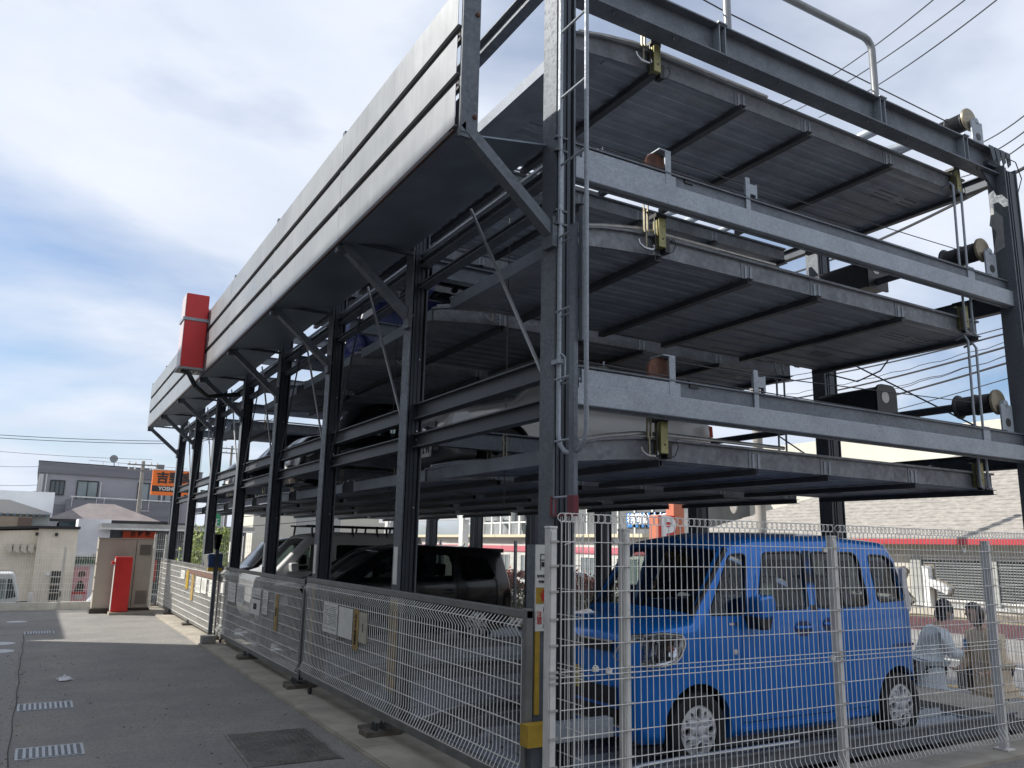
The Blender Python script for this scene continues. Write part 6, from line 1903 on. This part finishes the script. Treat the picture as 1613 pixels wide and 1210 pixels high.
for k in range(7):
    a = k * .9; b.tube([(0, 0, 1.2 + k * .1), (.4 * cos(a), .35 * sin(a), 1.9 + k * .14), (.6 * cos(a), .5 * sin(a), 2.4 + k * .12)], [.03, .02, .008], 6)
b.build('trunk', mat('bark', (.10, .075, .05), .9), t)
for k, (y0, y1) in enumerate(((9.6, 12.6), (12.8, 16.2), (16.4, 20.4))):
    t = thing('hedge_shrub', ['red-tipped hedge shrub behind the rear fence, nearest the camera', 'red-tipped hedge shrub behind the rear fence, middle of three', 'red-tipped hedge shrub behind the rear fence, farthest of three'][k], 'hedge', (10.15, (y0 + y1) / 2, ZR + .1))
    b = MB(); leaves(b, (0, 0, .85), (.5, (y1 - y0) / 2, .8), 6500, .045, seed=20 + k)
    b.build('foliage', LH, t)
    b = MB(); leaves(b, (0, 0, 1.55), (.48, (y1 - y0) / 2, .3), 3200, .045, mats=2, seed=30 + k)
    b.build('red_new_growth', LR, t)
    b = MB()
    for q in range(9):
        y = -(y1 - y0) / 2 + (y1 - y0) * (q + .5) / 9
        b.tube([(0, y, 0), (random.uniform(-.1, .1), y + .05, .7), (random.uniform(-.2, .2), y, 1.3)], [.02, .015, .006], 5)
    b.build('stems', mat('bark', (.1, .075, .05)), t)
b = MB()
for k in range(4000):
    x = random.uniform(20.6, 23.9); y = random.uniform(2, 9)
    if random.random() < .7: x = random.gauss(21.0, .3)
    h = random.uniform(.03, .14); z = ZR + .142
    b.add([(x, y, z), (x + .03, y, z), (x + .015 + random.uniform(-.03, .03), y + .01, z + h)], [(0, 1, 2)])
tag(b.build('weeds', leafm('weed_green', (.14, .19, .04))), 'weeds growing along the far kerb', 'weeds', None, 'stuff')

# ------------------------------------------------------------------ overhead wires
def wire(p0, p1, sag, r, lab, nm='overhead_wire', grp=None, wob=0):
    p0, p1 = Vector(p0), Vector(p1)
    pts = []
    n = 40 if wob else 16
    for k in range(n + 1):
        t_ = k / n
        p = p0.lerp(p1, t_); p.z -= sag * 4 * t_ * (1 - t_)
        if wob: p.z += wob * sin(k * 1.7); p.y += wob * cos(k * 1.7)
        pts.append(p)
    b = MB(); b.tube(pts, r, 5)
    tag(b.build(nm, ROPE), lab, 'wire', grp)
GW = 'parallel wires above the road'
def wpx(a, c, xa, xb, r, lab, grp=None, sag=.15, wob=0):
    wire(W(*a, x=xa), W(*c, x=xb), sag, r, lab, grp=grp, wob=wob)
wpx((1230, 165), (1470, 0), 16, 12, .012, 'thin black wire at top right, left of the three parallel ones', GW)
wpx((1240, 180), (1520, 0), 16, 12, .012, 'thin black wire at top right, middle of the three parallel ones', GW)
wpx((1290, 185), (1570, 0), 16, 12, .012, 'thin black wire at top right, right of the three parallel ones', GW)
wpx((1500, 240), (1640, 160), 16, 13, .012, 'upper of the three short wires right of the corner post', GW)
wpx((1500, 262), (1640, 186), 16, 13, .012, 'middle of the three short wires right of the corner post', GW)
wpx((1500, 282), (1640, 205), 16, 13, .012, 'lower of the three short wires right of the corner post', GW)
wpx((1250, 430), (1640, 250), 18, 13, .03, 'thick dark cable slanting behind the right hoop and corner post', None)
for k, (ya, yb, r_, wb, lb) in enumerate(((440, 405, .008, 0, 'highest'), (598, 505, .011, 0, 'second'), (606, 515, .018, .0, 'third, with clips'), (628, 528, .008, .02, 'fourth, curly'),
                                      (636, 535, .022, 0, 'fifth and thick'), (652, 550, .008, .02, 'sixth, curly'), (668, 560, .022, 0, 'seventh and thick'), (662, 548, .008, .02, 'eighth, curly'), (690, 585, .010, 0, 'lowest'))):
    if k == 0: continue
    wpx((1150, ya + 5), (1640, yb - 5), 20, 15, r_, 'road cable seen below the top decks at right, %s of the bundle' % lb, 'cable bundle over the road', sag=.2, wob=wb)
for k, (a, c) in enumerate((((-60, 681), (260, 695)), ((-60, 686), (260, 699)), ((-60, 706), (240, 724)), ((-60, 729), (60, 735)), ((-60, 760), (60, 764)), ((-60, 770), (60, 774)), ((-60, 779), (60, 783)))):
    wire(W(*a, y=58), W(*c, y=54), .1, .02 if k < 2 else .012, 'thin power line crossing the sky at far left, number %s from the top' % ['one', 'two', 'three', 'four', 'five', 'six', 'seven'][k], grp='power lines at far left')
for k, (a, c) in enumerate((((370, 815), (620, 780)), ((370, 830), (640, 800)), ((500, 660), (660, 600)), ((300, 700), (480, 640)), ((640, 810), (900, 770)))):
    wire(W(*a, y=60), W(*c, y=58), .2, .025, ['power line low between the middle columns, the upper', 'power line low between the middle columns, the lower', 'power line in the sky gap between columns three and four', 'power line in the sky gap near the red sign box', 'power line before the glazed building'][k], grp=None)

# ------------------------------------------------------------------ building whose shade lies over the yard (left of the view)
t = thing('neighbour_building', 'tall plain grey building standing along the left side of the yard', 'building', (-5.2, 0, LOW))
HB = 11.2 - LOW
ab(lambda b: b.box(-12, 0, -16, 18.9, 0, HB), 'wall', mat('neighbour_wall', (.60, .58, .54), .85, 0, .15, .4), t)
for f_ in range(3):
    for k in range(9):
        window(t, -14 + k * 3.6, -12.2 + k * 3.6, 1.6 + f_ * 3.1, 3.0 + f_ * 3.1, 0, out=1, axis='x', m=GLASSB, frame=WHITE, n=2)
t = thing('neighbour_wing', 'lower grey wing of the building left of the yard', 'building', (-5.2, 19, LOW))
ab(lambda b: b.box(-9, 0.4, 0, 10, 0, 5.0 - LOW), 'wall', mat('neighbour_wall', (.60, .58, .54)), t)
for k in range(2): window(t, 1.6 + k * 3.6, 3.4 + k * 3.6, 1.6, 3.0, .4, out=1, axis='x', m=GLASSB, frame=WHITE, n=2)

t = thing('added_backdrop_block', 'low brown-grey block added unseen behind the camera to dim reflections', 'building', (6, -16, LOW))  # added out of view to dim the reflections on the blue van
ab(lambda b: b.box(-14, 24, -6, 0, 0, 6.2), 'wall', mat('added_backdrop_wall', (.20, .18, .16), .85, 0, .2, .4), t)
for k in range(9): window(t, -12 + k * 4, -9.6 + k * 4, 1.4, 3.2, 0, out=1, m=GLASSB, frame=WHITE, n=2)
# ------------------------------------------------------------------ people
def skin_body(name, verts, edges, rad, m, parent, sub=2, loc=(0, 0, 0)):
    me = bpy.data.meshes.new(name)
    me.from_pydata([Vector(v) for v in verts], edges, [])
    o = bpy.data.objects.new(name, me); C.objects.link(o)
    sk = o.modifiers.new('skin', 'SKIN'); sk.use_smooth_shade = True
    for i, d in enumerate(me.skin_vertices[0].data):
        r = rad[i]; d.radius = r if isinstance(r, tuple) else (r, r); d.use_root = (i == 0)
    ss = o.modifiers.new('sub', 'SUBSURF'); ss.levels = sub; ss.render_levels = sub
    bpy.context.view_layer.update()
    me2 = bpy.data.meshes.new_from_object(o.evaluated_get(bpy.context.evaluated_depsgraph_get()))
    bpy.data.objects.remove(o)
    me2.materials.clear(); me2.materials.append(m)
    me2.polygons.foreach_set('use_smooth', [True] * len(me2.polygons))
    q = bpy.data.objects.new(name, me2); C.objects.link(q); q.parent = parent; q.location = loc
    return q
SKIN = mat('skin', (.50, .31, .22), .55)
def person(loc, rz, lab, coat, pants, hairm, hair='cap', arms='phone', H_=1.62, lean=.12, bag=False):
    t = thing('person', lab, 'person', loc, rz)
    # facing +X locally
    hz = .86
    V = [(0, 0, hz), (.01, 0, 1.02), (.03 + lean * .4, 0, 1.22), (.02 + lean * .8, 0, 1.36), (.02 + lean, 0, 1.42), (.04 + lean * 1.2, 0, 1.50),
         (0, .085, hz - .04), (.02, .10, .46), (-.02, .11, .10), (.10, .12, .035),
         (0, -.085, hz - .04), (.05, -.10, .46), (.08, -.11, .10), (.20, -.12, .035)]
    E = [(0, 1), (1, 2), (2, 3), (3, 4), (4, 5), (0, 6), (6, 7), (7, 8), (8, 9), (0, 10), (10, 11), (11, 12), (12, 13)]
    Rr = [(.13, .15), (.12, .14), (.13, .17), (.09, .14), (.05, .05), (.05, .05), .095, .065, .045, .04, .095, .065, .045, .04]
    sh = (.02 + lean * .8, 1.34)
    for s in (-1, 1):
        b0 = len(V)
        if arms == 'phone':
            A = [(sh[0], s * .17, sh[1]), (sh[0] + .06, s * .24, 1.10), (sh[0] + .27, s * .10, 1.10), (sh[0] + .34, s * .05, 1.13)]
        else:
            A = [(sh[0], s * .17, sh[1]), (sh[0] - .02, s * .24, 1.08), (sh[0] + .14, s * .22, .92), (sh[0] + .22, s * .20, .88)]
        V += A; Rr += [.065, .05, .035, .028]
        E += [(3, b0), (b0, b0 + 1), (b0 + 1, b0 + 2), (b0 + 2, b0 + 3)]
    skin_body('body', V, E, Rr, SKIN, t)
    # trousers
    skin_body('trousers', [V[0], V[6], V[7], (V[8][0], V[8][1], V[8][2] + .03), V[10], V[11], (V[12][0], V[12][1], V[12][2] + .03)],
              [(0, 1), (1, 2), (2, 3), (0, 4), (4, 5), (5, 6)], [(.145, .17), .12, .09, .075, .12, .09, .075], pants, t)
    # coat
    skin_body('coat', [(0, 0, .80), (-.01, 0, .68), (.0, 0, 1.0), V[2], V[3], (V[4][0], 0, 1.40)] + [V[14], V[15], V[16], V[18], V[19], V[20]],
              [(0, 1), (0, 2), (2, 3), (3, 4), (4, 5), (4, 6), (6, 7), (7, 8), (4, 9), (9, 10), (10, 11)],
              [(.19, .22), (.20, .24), (.16, .19), (.17, .21), (.12, .17), (.07, .08), .095, .08, .06, .095, .08, .06], coat, t)
    hx = .06 + lean * 1.5; hzc = 1.62 - .02
    b = MB()
    bmh = bmesh.new(); bmesh.ops.create_uvsphere(bmh, u_segments=20, v_segments=14, radius=1)
    for v in bmh.verts:
        x, y, z = v.co
        k = 1 - .22 * max(0, -z) ** 1.5
        v.co = Vector((x * .098 * k + (.012 if z < -.3 and x > 0 else 0), y * .076 * k, z * .118))
        if x > .85 and -.25 < z < .15 and abs(y) < .25: v.co.x += .016
    me = bpy.data.meshes.new('head'); bmh.to_mesh(me); bmh.free(); me.materials.append(SKIN); me.polygons.foreach_set('use_smooth', [True] * len(me.polygons))
    hd = part('head', me, t, (hx, 0, hzc), (0, .25, 0))
    for s in (-1, 1):
        b = MB(); b.lathe([(.011, -.004), (.011, .004)], (.092, s * .032, .01), 'x', 10); b.build('eye', INK, hd)
        b = MB(); b.lathe([(.024, -.008), (.026, .004), (.016, .010)], (0.0, s * .077, -.005), 'y', 10); b.build('ear', SKIN, hd, smooth=True)
    b = MB(); b.bar((.094, -.022, -.055), (.094, .022, -.055), .012, .008); b.build('mouth', mat('lips', (.35, .13, .11), .5), hd)
    bmh = bmesh.new(); bmesh.ops.create_uvsphere(bmh, u_segments=24, v_segments=16, radius=1)
    for v in bmh.verts:
        x, y, z = v.co
        if hair == 'cap':
            v.co = Vector((x * .115 - .01, y * .098, max(z, -.15) * .13 + .03))
            if z > .2: v.co.x -= .01
        else:
            face = x > .35 and z < .45
            v.co = Vector((x * .112 - .014 - (.05 if face else 0), y * .100 * (1 + .12 * (z < 0)), (z * .13 if z > 0 else z * .19) + .01))
    me = bpy.data.meshes.new('hair'); bmh.to_mesh(me); bmh.free(); me.materials.append(hairm); me.polygons.foreach_set('use_smooth', [True] * len(me.polygons))
    part('hat' if hair == 'cap' else 'hair', me, t, (hx, 0, hzc), (0, .25, 0))
    if hair == 'cap':
        bmh = bmesh.new(); bmesh.ops.create_uvsphere(bmh, u_segments=20, v_segments=12, radius=1)
        for v in bmh.verts:
            x, y, z = v.co; v.co = Vector((x * .085 - .035, y * .088, z * .10 - .03))
        me = bpy.data.meshes.new('hair'); bmh.to_mesh(me); bmh.free(); me.materials.append(mat('black_hair', (.012, .011, .01), .6))
        me.polygons.foreach_set('use_smooth', [True] * len(me.polygons)); part('hair', me, t, (hx, 0, hzc), (0, .25, 0))
        b = MB(); b.lathe([(.0, .0), (.055, .0), (.07, .03), (.06, .06), (.0, .075)], (0, 0, 0), 'x', 14)
        ms = b.build('face_mask', mat('white_mask', (.65, .66, .68), .8), t, smooth=True); ms.location = (hx + .055, 0, hzc - .055); ms.scale = (.6, .85, .75)
    # hands with fingers
    for s in (-1, 1):
        k = 17 if s == -1 else 21
        w_ = Vector(V[k])
        hv = [tuple(w_), tuple(w_ + Vector((.04, 0, .01))), tuple(w_ + Vector((.075, 0, .02)))]
        he = [(0, 1), (1, 2)]; hr = [(.022, .028), (.016, .032), (.012, .03)]
        for f_ in range(4):
            o_ = (f_ - 1.5) * .017
            i0 = len(hv)
            L_ = [.036, .044, .040, .030][f_]
            hv += [tuple(w_ + Vector((.085, o_, .02))), tuple(w_ + Vector((.085 + L_ * .6, o_, .026))), tuple(w_ + Vector((.085 + L_ * .9, o_, .045)))]
            he += [(2, i0), (i0, i0 + 1), (i0 + 1, i0 + 2)]; hr += [.0085, .008, .0065]
        i0 = len(hv); hv += [tuple(w_ + Vector((.045, -s * .03, .02))), tuple(w_ + Vector((.075, -s * .042, .035)))]
        he += [(1, i0), (i0, i0 + 1)]; hr += [.011, .008]
        skin_body('hand', hv, he, hr, SKIN, t, sub=1)
    for s in (-1, 1):
        k = 9 if s > 0 else 13
        f_ = V[k]
        b = MB(); b.prism(roundl([(f_[0] - .15, 0), (f_[0] - .15, .09), (f_[0] + .0, .10), (f_[0] + .09, .05), (f_[0] + .12, 0)], .02), 'y', f_[1] - .045, f_[1] + .045)
        b.build('shoe', TRIM, t, bevel=.015)
    return t
ZP = ZR + .12
pA = W(1490, 965, z=ZP + 1.66); pA = (10.05, 6.28)
COATA = mat('pale_blue_jacket', (.72, .80, .88), .85, 0, .12, 14, .3, 40)
COATB = mat('khaki_trench', (.72, .57, .38), .85, 0, .15, 10, .3, 40)
p1 = W(1487, 985, x=10.15); p2 = W(1548, 990, x=10.4)
P1 = person((10.05, p1.y + .20, ZP), R(-30), 'person in pale blue-grey jacket and dark beret, holding a phone behind the fence', COATA, mat('black_trousers', (.015, .015, .018), .8), mat('dark_beret', (.02, .022, .03), .9), 'cap', lean=.14)
b = MB(); b.box(.49, .51, -.04, .04, 1.13, 1.26)
ph = b.build('smartphone', mat('phone_blue', (.05, .2, .5), .2)); ph.parent = None
ph.matrix_world = P1.matrix_basis @ Matrix.Translation((0, 0, 0)); tag(ph, 'blue smartphone in the hand of the person in pale jacket', 'phone')
b = MB(); b.prism(roundl([(-.42, .72), (-.44, 1.02), (-.22, 1.05), (-.2, .72)], .06), 'y', -.14, .14)
bgp = b.build('backpack', mat('black_nylon', (.015, .015, .018), .8), bevel=.04); bgp.matrix_world = P1.matrix_basis.copy(); tag(bgp, 'black bag at the back of the person in pale jacket', 'bag')
P2 = person((10.62, p2.y + .06, ZP), R(165), 'person with brown bob hair in khaki trench coat and navy trousers behind the fence', COATB, mat('navy_trousers', (.012, .018, .06), .8), mat('dark_brown_hair', (.03, .018, .012), .55), 'hair', arms='rest', lean=.10)
b = MB(); b.prism(roundl([(-.16, .62), (-.18, .9), (.16, .92), (.18, .62)], .06), 'y', -.40, -.26)
b.tube([(-.14, -.33, .9), (-.02, -.2, 1.38), (.12, -.33, .92)], .014, 6)
bg2 = b.build('shoulder_bag', mat('taupe_leather', (.12, .09, .07), .6), bevel=.03); bg2.matrix_world = P2.matrix_basis.copy(); tag(bg2, 'brown shoulder bag carried by the person in khaki coat', 'bag')
